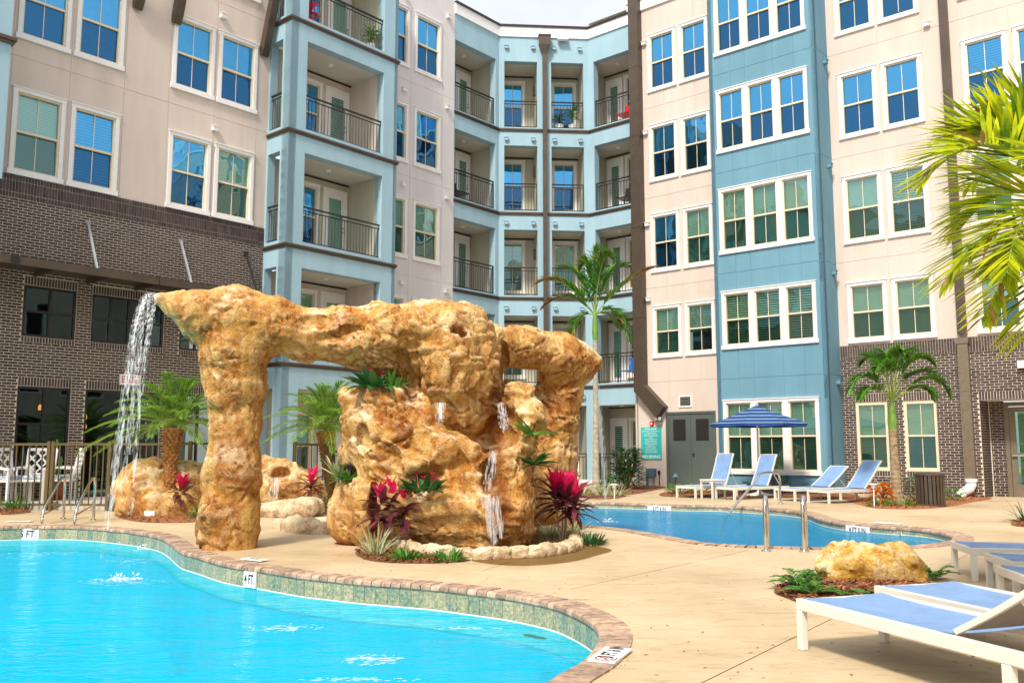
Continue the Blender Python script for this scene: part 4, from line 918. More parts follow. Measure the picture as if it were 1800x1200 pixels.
def rockmat(name, cols, stain=1.0, scale=1.0, bump=.7, wet=False):
    m, n, out = nodes(name); b = N(n, 'ShaderNodeBsdfPrincipled', i_Roughness=.92); b.inputs['Specular IOR Level'].default_value = .12
    geo = n.nodes.new('ShaderNodeNewGeometry'); P = geo.outputs['Position']
    a = N(n, 'ShaderNodeTexNoise', i_Scale=1.3 * scale, i_Detail=7.0, i_Roughness=.62, i_Distortion=.7); n.links.new(P, a.inputs['Vector'])
    r = ramp(n, a.outputs[0], [(.30, cols[0]), (.43, cols[1]), (.54, cols[2]), (.68, cols[3])])
    mp = N(n, 'ShaderNodeMapping', i_Scale=(4, 4, .9)); n.links.new(P, mp.inputs[0])
    s2 = N(n, 'ShaderNodeTexNoise', i_Scale=1.6, i_Detail=5.0, i_Distortion=1.0); n.links.new(mp.outputs[0], s2.inputs['Vector'])
    rs = ramp(n, s2.outputs[0], [(.40, (.50, .20, .055)), (.58, (1, 1, 1))])
    mx = N(n, 'ShaderNodeMixRGB', blend_type='MULTIPLY'); mx.inputs[0].default_value = .55 * stain; n.links.new(r.outputs[0], mx.inputs[1]); n.links.new(rs.outputs[0], mx.inputs[2])
    f = N(n, 'ShaderNodeTexNoise', i_Scale=26, i_Detail=6.0, i_Roughness=.75); n.links.new(P, f.inputs['Vector'])
    rf = ramp(n, f.outputs[0], [(.34, (.36, .27, .18)), (.45, (.92, .89, .85)), (.62, (1.0, 1, 1)), (.8, (1.0, 1, 1))])
    m2 = N(n, 'ShaderNodeMixRGB', blend_type='MULTIPLY'); m2.inputs[0].default_value = .7; n.links.new(mx.outputs[0], m2.inputs[1]); n.links.new(rf.outputs[0], m2.inputs[2])
    ck = N(n, 'ShaderNodeTexNoise', i_Scale=2.6, i_Detail=5.0, i_Roughness=.6); n.links.new(P, ck.inputs['Vector'])
    vm = N(n, 'ShaderNodeMixRGB', blend_type='ADD'); vm.inputs[0].default_value = .8; n.links.new(P, vm.inputs[1]); n.links.new(ck.outputs['Color'], vm.inputs[2])
    ve = N(n, 'ShaderNodeTexVoronoi', i_Scale=2.3 * (scale ** .5), feature='DISTANCE_TO_EDGE'); mpz = N(n, 'ShaderNodeMapping', i_Scale=(1, 1, 1.7)); n.links.new(vm.outputs[0], mpz.inputs[0]); n.links.new(mpz.outputs[0], ve.inputs['Vector'])
    rv = ramp(n, ve.outputs[0], [(0, (.20, .10, .04)), (.007, (.45, .30, .18)), (.018, (1, 1, 1))])
    kn = N(n, 'ShaderNodeTexNoise', i_Scale=1.1, i_Detail=2.0); n.links.new(P, kn.inputs['Vector']); kr = ramp(n, kn.outputs[0], [(.48, (0, 0, 0)), (.60, (.85, .85, .85))])
    mk = N(n, 'ShaderNodeMixRGB', blend_type='MULTIPLY'); n.links.new(kr.outputs[0], mk.inputs[0]); n.links.new(m2.outputs[0], mk.inputs[1]); n.links.new(rv.outputs[0], mk.inputs[2]); m2 = mk
    # pale tops and convex edges: highlights put into the colour, patchy on top
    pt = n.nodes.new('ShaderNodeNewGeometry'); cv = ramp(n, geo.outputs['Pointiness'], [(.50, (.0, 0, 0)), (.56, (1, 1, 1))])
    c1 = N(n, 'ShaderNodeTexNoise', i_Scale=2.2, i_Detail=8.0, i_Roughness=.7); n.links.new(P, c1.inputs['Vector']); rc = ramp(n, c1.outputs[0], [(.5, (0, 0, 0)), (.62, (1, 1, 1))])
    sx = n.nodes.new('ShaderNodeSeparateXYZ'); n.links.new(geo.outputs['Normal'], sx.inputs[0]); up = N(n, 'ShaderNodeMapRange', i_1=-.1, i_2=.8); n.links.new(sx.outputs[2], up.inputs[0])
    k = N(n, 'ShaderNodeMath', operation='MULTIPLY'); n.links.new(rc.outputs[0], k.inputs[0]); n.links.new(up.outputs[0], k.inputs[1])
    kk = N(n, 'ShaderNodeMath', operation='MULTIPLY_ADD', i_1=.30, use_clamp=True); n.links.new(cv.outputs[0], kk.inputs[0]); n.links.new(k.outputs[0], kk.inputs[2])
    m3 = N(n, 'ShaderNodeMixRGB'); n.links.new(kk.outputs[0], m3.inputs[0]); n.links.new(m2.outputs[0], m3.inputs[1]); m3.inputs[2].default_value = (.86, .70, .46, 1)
    if wet:      # stone kept wet by the cascades and damp at the foot
        sp_ = n.nodes.new('ShaderNodeSeparateXYZ'); n.links.new(P, sp_.inputs[0]); wn = N(n, 'ShaderNodeTexNoise', i_Scale=4.0, i_Detail=4.0); n.links.new(P, wn.inputs['Vector'])
        xo = N(n, 'ShaderNodeMath', operation='ADD', i_1=.17 - .12); n.links.new(sp_.outputs[0], xo.inputs[0]); xa = N(n, 'ShaderNodeMath', operation='MULTIPLY_ADD', i_1=.24); n.links.new(wn.outputs[0], xa.inputs[0]); n.links.new(xo.outputs[0], xa.inputs[2])
        xb = N(n, 'ShaderNodeMath', operation='ABSOLUTE'); n.links.new(xa.outputs[0], xb.inputs[0]); w1 = N(n, 'ShaderNodeMapRange', i_1=.19, i_2=.06); n.links.new(xb.outputs[0], w1.inputs[0])
        w2 = N(n, 'ShaderNodeMapRange', i_1=2.05, i_2=1.75); n.links.new(sp_.outputs[2], w2.inputs[0]); w3 = N(n, 'ShaderNodeMath', operation='MULTIPLY'); n.links.new(w1.outputs[0], w3.inputs[0]); n.links.new(w2.outputs[0], w3.inputs[1])
        w4 = N(n, 'ShaderNodeMapRange', i_1=.55, i_2=.0, i_4=.6); zz = N(n, 'ShaderNodeMath', operation='MULTIPLY_ADD', i_1=.5); n.links.new(wn.outputs[0], zz.inputs[0]); n.links.new(sp_.outputs[2], zz.inputs[2]); n.links.new(zz.outputs[0], w4.inputs[0])
        w5 = N(n, 'ShaderNodeMath', operation='MAXIMUM'); n.links.new(w3.outputs[0], w5.inputs[0]); n.links.new(w4.outputs[0], w5.inputs[1])
        mw = N(n, 'ShaderNodeMixRGB', blend_type='MULTIPLY'); n.links.new(w5.outputs[0], mw.inputs[0]); n.links.new(m3.outputs[0], mw.inputs[1]); mw.inputs[2].default_value = (.52, .38, .26, 1); m3 = mw
        rw = N(n, 'ShaderNodeMapRange', i_3=.92, i_4=.35); n.links.new(w5.outputs[0], rw.inputs[0]); n.links.new(rw.outputs[0], b.inputs['Roughness'])
    n.links.new(m3.outputs[0], b.inputs['Base Color'])
    bp = N(n, 'ShaderNodeBump', i_Strength=bump, i_Distance=.035); n.links.new(f.outputs[0], bp.inputs['Height'])
    rg = N(n, 'ShaderNodeTexNoise', noise_type='RIDGED_MULTIFRACTAL', i_Scale=3.4, i_Detail=7.0, i_Roughness=.55, i_Distortion=.5); n.links.new(P, rg.inputs['Vector']); bq = N(n, 'ShaderNodeBump', i_Strength=.55, i_Distance=.07); n.links.new(rg.outputs[0], bq.inputs['Height']); n.links.new(bp.outputs[0], bq.inputs['Normal']); bp = bq
    v = N(n, 'ShaderNodeTexVoronoi', i_Scale=34.0); n.links.new(P, v.inputs['Vector']); bp2 = N(n, 'ShaderNodeBump', i_Strength=.3, i_Distance=.02); n.links.new(v.outputs[0], bp2.inputs['Height']); n.links.new(bp.outputs[0], bp2.inputs['Normal']); n.links.new(bp2.outputs[0], b.inputs['Normal'])
    n.links.new(b.outputs[0], out.inputs[0]); return m
rockm = rockmat('golden_rock', [(.33, .11, .02), (.53, .265, .06), (.66, .41, .135), (.74, .55, .27)], wet=True)
rockb = rockmat('ochre_boulder', [(.30, .12, .02), (.52, .28, .035), (.64, .40, .08), (.66, .54, .34)], .5, 3.0)
rockc = rockmat('pale_limestone', [(.30, .20, .12), (.52, .38, .22), (.66, .53, .36), (.74, .66, .52)], .35, 4.0)
def E(s, x, y, Y, rx, ry, rz, **k): s.ell(A(x, y, Y), (rx, ry, rz), **k)
def CH(s, L, **k): s.chain([(np.array(A(x, y, Y)), r) for x, y, Y, r in L], **k)
R = SDF((-4.5, 9.6, -.15), (1.75, 14.2, 3.55), .025)
# left pillar, arch cap and beam
CH(R, [(403, 1010, 10.85, .36), (401, 920, 10.85, .36), (404, 830, 10.85, .35), (413, 750, 10.85, .30), (410, 680, 10.85, .37), (409, 610, 10.85, .41), (415, 565, 10.85, .40)], k=.10)
CH(R, [(284, 524, 10.5, .07), (318, 540, 10.6, .18), (360, 556, 10.7, .31), (415, 562, 10.8, .37), (480, 570, 10.9, .34), (540, 588, 11.0, .31), (600, 588, 11.1, .35), (660, 596, 11.2, .43), (720, 605, 11.3, .52)], k=.12)
E(R, 375, 900, 10.6, .2, .2, .3, k=.06)
# upper centre
E(R, 765, 592, 11.4, .66, .7, .45, k=.12); E(R, 822, 605, 11.2, .34, .5, .50, k=.08); E(R, 795, 640, 10.95, .40, .55, .62, k=.08); E(R, 700, 640, 11.7, .45, .5, .5, k=.12)
E(R, 770, 575, 11.0, .42, .5, .28, k=.08); E(R, 850, 660, 11.4, .24, .4, .62, k=.08); E(R, 872, 640, 12.0, .20, .4, .52, k=.08); E(R, 690, 585, 11.0, .35, .4, .33, k=.1)
# right arch
CH(R, [(860, 612, 12.2, .33), (930, 614, 12.4, .28), (985, 626, 12.7, .31), (1020, 638, 12.9, .26), (1043, 636, 12.9, .12)], k=.12)
CH(R, [(990, 650, 12.9, .34), (974, 730, 13.0, .36), (965, 800, 13.1, .42), (960, 880, 13.2, .45), (958, 960, 13.2, .47)], k=.12)
# body
E(R, 690, 765, 11.1, .60, .64, .56, k=.1); E(R, 650, 740, 11.1, .34, .5, .36, k=.08); E(R, 640, 810, 11.3, .30, .5, .5, k=.1); E(R, 755, 800, 10.95, .48, .5, .34, k=.08)
E(R, 700, 860, 11.2, .66, .7, .75, k=.12); E(R, 790, 890, 11.15, .72, .75, .60, k=.12); E(R, 866, 905, 11.1, .48, .75, .72, k=.1); E(R, 880, 800, 11.7, .40, .55, .85, k=.1); E(R, 800, 790, 11.5, .5, .5, .6, k=.1)
E(R, 900, 870, 11.0, .25, .55, .62, k=.08); E(R, 905, 770, 11.35, .23, .45, .50, k=.08)
E(R, 624, 908, 11.35, .37, .42, .46, k=.06); E(R, 700, 930, 11.3, .6, .6, .4, k=.1)
E(R, 800, 720, 11.15, .42, .5, .40, k=.08); E(R, 700, 700, 11.4, .4, .5, .4, k=.1)
# rims, ledges, arms
CH(R, [(612, 698, 10.95, .13), (660, 703, 10.80, .15), (694, 716, 10.72, .15), (735, 752, 10.68, .16), (790, 780, 10.62, .16), (826, 796, 10.6, .12)], k=.12)
CH(R, [(690, 660, 11.0, .14), (705, 695, 10.9, .13), (745, 716, 10.85, .12), (795, 722, 10.82, .13)], k=.08)
CH(R, [(858, 708, 11.1, .12), (905, 702, 11.05, .17), (926, 732, 10.95, .18), (918, 772, 10.80, .17), (888, 804, 10.66, .15), (862, 826, 10.6, .12)], k=.12)
CH(R, [(655, 868, 10.85, .17), (690, 882, 10.72, .17), (740, 896, 10.64, .18), (790, 888, 10.6, .16), (826, 872, 10.58, .14)], k=.10)
CH(R, [(822, 805, 10.7, .14), (830, 845, 10.62, .13), (846, 884, 10.5, .16), (905, 892, 10.5, .15)], k=.10)
CH(R, [(832, 590, 10.98, .14), (852, 640, 10.95, .14), (846, 690, 10.95, .13)], k=.07)
# hollows
E(R, 880, 752, 10.60, .27, .62, .30, k=.04, sub=True); E(R, 878, 690, 10.9, .12, .45, .14, k=.05, sub=True); E(R, 857, 838, 10.30, .12, .46, .24, k=.04, sub=True)
E(R, 786, 748, 10.46, .24, .40, .10, k=.04, sub=True, tilt=-.35); E(R, 712, 655, 10.72, .11, .44, .34, k=.06, sub=True, tilt=.28)
E(R, 668, 664, 10.95, .26, .42, .13, k=.05, sub=True); E(R, 742, 838, 10.40, .27, .36, .15, k=.06, sub=True); E(R, 612, 834, 11.0, .17, .26, .09, k=.04, sub=True)
E(R, 884, 632, 11.5, .04, .6, .36, k=.05, sub=True); E(R, 445, 690, 10.35, .12, .2, .14, k=.04, sub=True); E(R, 800, 585, 10.60, .16, .14, .10, k=.04, sub=True)
E(R, 700, 780, 10.42, .14, .12, .10, k=.03, sub=True); E(R, 640, 770, 10.6, .10, .10, .16, k=.03, sub=True); E(R, 780, 925, 10.35, .5, .14, .12, k=.06, sub=True); E(R, 432, 905, 10.33, .13, .18, .3, k=.04, sub=True)
E(R, 810, 655, 10.38, .16, .1, .12, k=.03, sub=True); E(R, 940, 655, 12.2, .10, .3, .10, k=.05, sub=True); E(R, 655, 905, 10.55, .05, .4, .4, k=.05, sub=True)
E(R, 975, 760, 12.55, .15, .12, .2, k=.04, sub=True); E(R, 560, 560, 10.7, .2, .12, .07, k=.04, sub=True); E(R, 600, 585, 10.72, .3, .12, .07, k=.04, sub=True, tilt=.3)
R.perturb(lambda P: .05 * fbm(P * 1.3, 2, 3) + .025 * (np.abs(fbm(P * np.array([2.2, 2.2, 3]), 2, 21)) * 2 - .5))
V, F = R.nets(); V = rock_detail(V, F, 1.0, 0)
rock = bpy.data.objects.new('rock_waterfall', rock_mesh('rock_waterfall', V, F, rockm)); COL.objects.link(rock)
tag(rock, 'huge golden artificial rock with two arches and stepped waterfall basins between the pools', 'rock')
def boulder(name, prims, lo, hi, h, mat, label, amp=.8, seed=1, cat='rock', pits=1.0, pert=.06):
    s = SDF(lo, hi, h)
    for q in prims: (s.chain if q[0] == 'c' else s.ell)(*q[1:-1], **q[-1])
    s.perturb(lambda P: pert * fbm(P * 2.2, 3, seed) + pert * .6 * (np.abs(fbm(P * 3.7, 2, seed + 20)) * 2 - .5))
    V, F = s.nets(); V = rock_detail(V, F, amp, seed, pits)
    o = bpy.data.objects.new(name, rock_mesh(name, V, F, mat)); COL.objects.link(o); tag(o, label, cat); return o
Av = lambda x, y, Y: np.array(A(x, y, Y))
boulder('boulder', [('e', Av(262, 866, 16.2), (.62, .6, .62), {}), ('e', Av(325, 868, 16.2), (.62, .6, .6), {}), ('e', Av(295, 890, 16.0), (.8, .6, .5), {})], (-7.6, 15.3, -.1), (-4.9, 17.1, 1.3), .05, rockm, 'big rounded golden boulder behind the leaning palm, left of the arch pillar', .8, 11)
fb = boulder('rock_fountain', [('e', Av(492, 862, 16.6), (.50, .45, .55), {}), ('e', Av(468, 850, 16.7), (.3, .4, .5), {}), ('e', Av(545, 880, 16.7), (.3, .35, .45), {}), ('e', Av(535, 852, 16.7), (.22, .3, .25), {}), ('e', Av(493, 832, 16.2), (.2, .3, .13), {'sub': True, 'k': .05})], (-5.4, 15.8, -.1), (-3.2, 17.4, 1.3), .045, rockm, 'small rock fountain with a hollow and a spout, seen through the left arch', .7, 15)
boulder('basin_wall', [('c', [(Av(455, 897, 15.7), .16), (Av(500, 897, 15.55), .17), (Av(540, 893, 15.6), .17), (Av(553, 889, 16.0), .16), (Av(548, 886, 16.4), .15)], {})], (-5.0, 15.2, -.1), (-3.1, 16.9, .55), .04, rockc, 'low pale stone basin wall in front of the small rock fountain', .4, 19, 'wall', .6, .03)
boulder('low_rock', [('c', [(Av(494, 924, 13.4), .11), (Av(515, 927, 13.0), .14), (Av(545, 931, 12.7), .14), (Av(575, 934, 12.6), .13)], {}), ('c', [(Av(515, 918, 13.8), .08), (Av(575, 918, 13.9), .09)], {})], (-3.9, 12.2, -.1), (-2.2, 14.3, .45), .035, rockc, 'low pale rock rim on the deck between the arch pillar and the main rock', .5, 23, 'rock', 1, .03)
boulder('boulder', [('e', Av(1480, 1005, 8.25), (.24, .26, .24), {}), ('e', Av(1530, 1008, 8.2), (.34, .26, .23), {}), ('e', Av(1580, 1000, 8.3), (.22, .26, .27), {}), ('e', Av(1452, 1015, 8.2), (.14, .2, .17), {})], (2.5, 7.6, -.06), (4.1, 8.9, .55), .024, rockb, 'knobbly ochre boulder among ferns beside the white loungers', .62, 31, pits=1.4, pert=.07)
# ================================================================== planting materials
lf_date = leaf('date_palm_leaf', (.08, .20, .02), (.28, .46, .06), .5)
lf_palm = leaf('palm_leaf', (.035, .15, .02), (.14, .34, .03), .4, .35)
lf_near = leaf('sunny_palm_leaf', (.09, .21, .012), (.72, .76, .02), .62, .4, tip=(.70, .60, .04))
lf_brown = leaf('dry_leaflet', (.16, .07, .02), (.38, .22, .07), .3)
lf_dark = leaf('dark_leaf', (.015, .07, .02), (.05, .17, .04), .25, .3)
lf_green = leaf('bright_leaf', (.04, .17, .03), (.14, .36, .05), .35, .35)
lf_lime = leaf('variegated_leaf', (.18, .26, .10), (.60, .62, .36), .3)
lf_red = leaf('crimson_leaf', (.70, .008, .10), (.95, .04, .22), .5, .35)
lf_purp = leaf('maroon_leaf', (.07, .015, .03), (.22, .05, .07), .25, .3)
lf_croton = leaf('croton_leaf', (.65, .10, .01), (.85, .42, .02), .4, .35)
lf_blue = leaf('violet_flower', (.10, .03, .30), (.25, .10, .5), .3)
barkr = plain('date_palm_bark', (.38, .17, .05), .9, var=.4, scale=20, bump=.8, bscale=40, island=.3)
barkg = plain('ringed_palm_bark', (.38, .34, .25), .85, var=.2, scale=10, bump=.4, bscale=30)
barkb = plain('brown_ringed_bark', (.30, .22, .13), .85, var=.3, scale=10, bump=.4, bscale=30)
shaft = plain('green_crownshaft', (.16, .30, .05), .4, var=.15, scale=8)
rachis = plain('leaf_stalk', (.30, .40, .08), .5, var=.1)
stemm = plain('cane_stem', (.25, .20, .12), .8, var=.2)
UP = Vector((0, 0, 1))
def blade(mb, p, d, L, W, droop=.5, segs=4, fold=.25, mi=None, side=None, base=.25):
    p = Vector(p); d = Vector(d).normalized(); s = side or d.cross(UP)
    if s.length < .1: s = Vector((1, 0, 0))
    s.normalize(); vs = []; q = p.copy(); dd_ = d.copy()
    for i in range(segs + 1):
        t = i / segs; wv = W * (base + (1 - base) * math.sin(math.pi * min(1, t * 1.15 + .08)) if t < .55 else (1 - (t - .55) / .45) ** .8) if True else W
        wv = max(wv, W * .02); nrm = s.cross(dd_).normalized()
        vs += [q - s * wv / 2 + nrm * wv * fold, q, q + s * wv / 2 + nrm * wv * fold]
        q = q + dd_ * (L / segs); dd_ = (dd_ + Vector((0, 0, -droop / segs))).normalized()
    fs = []
    for i in range(segs):
        a = i * 3; fs += [(a, a + 1, a + 4, a + 3), (a + 1, a + 2, a + 5, a + 4)]
    mb.add(vs, fs, mi)
def frond(P0, P1, P2, n, ll, lw, sweep=.7, hang=.25, rr=.012, dry=0.0, t0=.15, bend=.6, vee=.35, segs=3, spread=.15):
    """pinnate frond along a quadratic curve; returns MB with slots 0 stalk, 1 leaf, 2 dry"""
    mb = MB(); P0, P1, P2 = Vector(P0), Vector(P1), Vector(P2)
    B = lambda t: P0 * (1 - t) ** 2 + P1 * 2 * t * (1 - t) + P2 * t * t
    T = lambda t: ((P1 - P0) * 2 * (1 - t) + (P2 - P1) * 2 * t).normalized()
    pts = [B(i / 9) for i in range(10)]; mb.tube(pts, [rr * (1 - .8 * i / 9) for i in range(10)], 4, mi=0)
    for i in range(n):
        t = t0 + (1 - t0) * (i + .5) / n; tg = T(t); sd_ = tg.cross(UP)
        if sd_.length < .15: sd_ = Vector((tg.y, -tg.x, .2))
        sd_.normalize(); nr = sd_.cross(tg).normalized(); Lx = ll * (math.sin(math.pi * min(1, .22 + t * .72)) ** .7)
        for s_ in (-1, 1):
            d = sd_ * s_ * (1 - .35 * t) + tg * (sweep + t * .8) + nr * vee + Vector((rnd(-1, 1), rnd(-1, 1), rnd(-1, 1))) * spread - UP * hang
            isdry = rnd(0, 1) < dry * (t ** 2) * 2
            blade(mb, B(t) + tg * rnd(-.01, .01), d, Lx * rnd(.85, 1.1), lw, bend * rnd(.6, 1.3), segs, .18, 2 if isdry else 1)
    return mb
def crown(parent, c, n, L, el0, el1, nl, ll, lw, mats, droop=.7, hang=.2, dry=0, name='frond', az0=0, **k):
    for i in range(n):
        t = (i + .5) / n; az = az0 + i * 2.399963; el = el0 + (el1 - el0) * t + rnd(-.08, .08)
        d = Vector((math.cos(az) * math.cos(el), math.sin(az) * math.cos(el), math.sin(el))); l = L * rnd(.85, 1.1)
        P1 = Vector(c) + d * l * .55; h = Vector((d.x, d.y, 0)); P2 = P1 + (d * .6 + h * .5) * l * .5 - UP * l * droop * (.25 + .75 * math.cos(el)) * .6
        frond(c, P1, P2, nl, ll, lw, hang=hang, dry=dry, **k).build(name, mats, parent)
def trunk_ringed(parent, base, top, r0, r1, mat, rings=26, name='trunk', curve=(0, 0)):
    m = MB(); pts = []; rs = []; B = Vector(base); Tt = Vector(top)
    for i in range(rings * 2 + 1):
        t = i / (rings * 2); off = Vector((curve[0], curve[1], 0)) * math.sin(math.pi * t); pts.append(B.lerp(Tt, t) + off); rs.append((r0 + (r1 - r0) * min(1, t * 1.6) + (.25 * r0 * max(0, .12 - t) / .12)) * (1.0 if i % 2 else .93))
    m.tube(pts, rs, 12); return m.build(name, mat, parent)
# ---- pygmy date palms
def date_palm(base, crownp, label, nf=34, L=1.45, seed=3, cut=None):
    random.seed(seed); e = empty('date_palm', base); tag(e, label, 'palm tree')
    e2 = e; b = Vector((0, 0, 0)); c = Vector(crownp) - Vector(base)
    m = MB(); N_ = 22; pts = [b.lerp(c, i / N_) + Vector((-.05, 0, 0)) * math.sin(i / N_ * math.pi) for i in range(N_ + 1)]
    rs = [.10 + (.05 * (i / N_ - .68) / .3 if i / N_ > .68 else 0) + (.04 * (1 - i / 3) if i < 3 else 0) for i in range(N_ + 1)]
    m.tube(pts, rs, 12); m.build('trunk', barkr, e)
    bt = MB()
    for i in range(26):
        for k in range(9):
            t = i / 26; a = 2 * math.pi * (k + .5 * (i % 2)) / 9; p = b.lerp(c, t); r = .095 + (.055 * (t - .62) / .35 if t > .62 else 0); ctr = p + Vector((-.05, 0, 0)) * math.sin(t * math.pi)
            o_ = Vector((math.cos(a), math.sin(a), 0)); s_ = Vector((-o_.y, o_.x, 0)); h = .035 + .03 * (t > .6)
            q = ctr + o_ * r; bt.add([q - s_ * .03 - UP * .03, q + s_ * .03 - UP * .03, q + o_ * h * .9 + UP * .02, q - o_ * .02 + UP * .05], [(0, 1, 2), (0, 2, 3), (1, 3, 2)])
    bt.build('leaf_bases', barkr, e)['kind'] = 'stuff'
    crown(e, c + UP * .02, nf, L, .12, 1.42, 46, .32, .014, [rachis, lf_date, lf_brown], droop=.75, hang=.08, rr=.011, sweep=.75, bend=.9, segs=2, vee=.28, az0=seed)
    return e
pb = G(302, 908); date_palm(pb, A(305, 752, pb.y), 'small date palm with orange trunk behind the falling water, left of the rock pillar', 44, 1.35, 3)
pb = Vector((*(A(592, 860, 17.6).xy), 0)); date_palm(pb, A(573, 757, 17.4), 'small date palm seen through the rock arch in front of the pale blue tower', 42, 1.35, 5)
# ---- tall palm by the far pool
random.seed(11)
e = empty('tall_palm', G(1048, 868)); tag(e, 'tall slender palm with ringed pale trunk and browning frond tips beside the right rock arch', 'palm tree')
Yp = G(1048, 868).y; cl = A(1046, 575, Yp) - e.location
trunk_ringed(e, (0, 0, 0), cl - UP * .02, .10, .065, barkg, 34)
m = MB(); m.tube([cl - UP * .35, cl - UP * .1, cl + UP * .15, cl + UP * .5], [.065, .085, .07, .03], 10); m.build('crownshaft', shaft, e)
for (x1, y1, x2, y2, dy) in ((985, 470, 942, 500, -.3), (1000, 500, 955, 540, .3), (1095, 490, 1150, 470, -.2), (1090, 520, 1105, 600, -.5), (1040, 440, 1022, 470, .2), (1055, 430, 1075, 455, -.3), (1065, 455, 1100, 470, .5), (1075, 540, 1090, 575, .5), (1010, 540, 1000, 620, -.4), (1048, 430, 1046, 450, 0), (1030, 470, 985, 470, .6)):
    far = (x2 - 1047) ** 2 > 90 ** 2
    frond(cl + UP * .33, A(x1, y1, Yp + dy * .6) - e.location, A(x2, y2, Yp + dy) - e.location, 44, .52, .055, hang=.10, dry=.9 if far else .12, rr=.016, vee=.3, bend=.5).build('frond', [rachis, lf_palm, lf_brown], e)
# ---- palm in front of the brick wall
random.seed(12)
e = empty('crownshaft_palm', G(1578, 884)); tag(e, 'dark green feather palm with arching fronds growing in front of two brick wall windows', 'palm tree')
Yp = G(1578, 884).y; cl = A(1569, 752, Yp) - e.location
trunk_ringed(e, (0, 0, 0), cl, .13, .085, barkb, 16)
m = MB(); m.tube([cl - UP * .02, cl + UP * .12, cl + UP * .4, cl + UP * .62], [.085, .10, .08, .03], 10); m.build('crownshaft', shaft, e)
for (x1, y1, x2, y2, dy) in ((1520, 625, 1492, 690, -.3), (1530, 660, 1512, 700, -.6), (1540, 600, 1515, 640, .4), (1560, 590, 1552, 632, .5), (1590, 590, 1600, 630, .4), (1600, 600, 1640, 640, -.3), (1640, 630, 1668, 695, -.2), (1620, 660, 1640, 700, -.5), (1580, 600, 1590, 625, -.5), (1555, 610, 1540, 650, -.7), (1610, 620, 1650, 670, .4)):
    frond(cl + UP * .55, A(x1, y1, Yp + dy * .6) - e.location, A(x2, y2, Yp + dy) - e.location, 48, .46, .046, hang=.15, dry=.05, rr=.016, vee=.3, bend=.7, t0=.28).build('frond', [rachis, lf_palm, lf_brown], e)
# ---- near palm leaning in from the right
random.seed(14)
ce = A(1880, 360, 6.3); e = empty('near_palm', (ce.x + .15, ce.y + .1, 0)); tag(e, 'close palm with broad yellow green sunlit fronds reaching in from the right edge', 'palm tree')
L0 = e.location; cc = ce - L0
trunk_ringed(e, (0, 0, 0), cc - UP * .5, .15, .10, barkb, 30); m = MB(); m.tube([cc - UP * .55, cc - UP * .2, cc + UP * .1], [.10, .12, .05], 12); m.build('crownshaft', shaft, e)
for (x1, y1, x2, y2, yy, Y2) in ((1740, 165, 1615, 330, 6.0, 5.8), (1790, 160, 1690, 250, 6.2, 6.2), (1750, 360, 1660, 500, 6.0, 5.9), (1800, 400, 1730, 560, 5.9, 5.6), (1770, 260, 1700, 330, 6.8, 7.3), (1760, 300, 1690, 400, 6.5, 6.6), (1920, 200, 1990, 330, 6.0, 6.0), (2000, 200, 2100, 420, 6.3, 6.4), (1990, 420, 2080, 600, 6.0, 5.9), (1880, 200, 1870, 330, 5.4, 4.9), (1830, 150, 1760, 215, 6.4, 6.6), (1790, 330, 1770, 480, 5.6, 5.1), (1830, 440, 1800, 600, 5.8, 5.5), (1800, 200, 1750, 250, 7.0, 7.6), (1780, 220, 1690, 240, 6.1, 6.3), (1790, 420, 1745, 470, 6.6, 6.9)):
    frond(cc, A(x1, y1, yy) - L0, A(x2, y2, Y2) - L0, 34, .60, .036, hang=.03, dry=.05, rr=.018, vee=.25, bend=.16, segs=4, sweep=.75, spread=.22, t0=.2).build('frond', [rachis, lf_near, lf_brown], e)
# ---- shrubs
def cordyline(base, hpx, label, scale=1.0, seed=1, canes=3, group=None):
    random.seed(seed); e = empty('cordyline', base); tag(e, label, 'plant', group)
    st = MB(); top = MB(); low = MB()
    for c in range(canes):
        a = rnd(0, 6.28); bx = Vector((math.cos(a), math.sin(a), 0)) * rnd(.02, .10) * scale; h = hpx * rnd(.42, .60); hd = bx * 2.0 + Vector((rnd(-.05, .05), rnd(-.05, .05), h))
        st.tube([bx, hd], [.013 * scale, .01 * scale], 6)
        for k in range(14):
            az = k * 2.4 + c * 1.3; t = k / 14; el = -.25 + 1.2 * t; d = Vector((math.cos(az) * math.cos(el), math.sin(az) * math.cos(el), math.sin(el)))
            blade(low, hd - UP * (.16 - .14 * t) * scale, d, rnd(.32, .50) * scale, .075 * scale, .7, 6, .22)
        for k in range(8):
            az = k * 2.4 + c * 1.7; el = rnd(.9, 1.4); d = Vector((math.cos(az) * math.cos(el), math.sin(az) * math.cos(el), math.sin(el)))
            blade(top, hd + UP * .02, d, rnd(.24, .38) * scale, .10 * scale, .05, 5, .3)
    st.build('cane', stemm, e); low.build('foliage', lf_purp, e); top.build('crimson_leaves', lf_red, e); return e
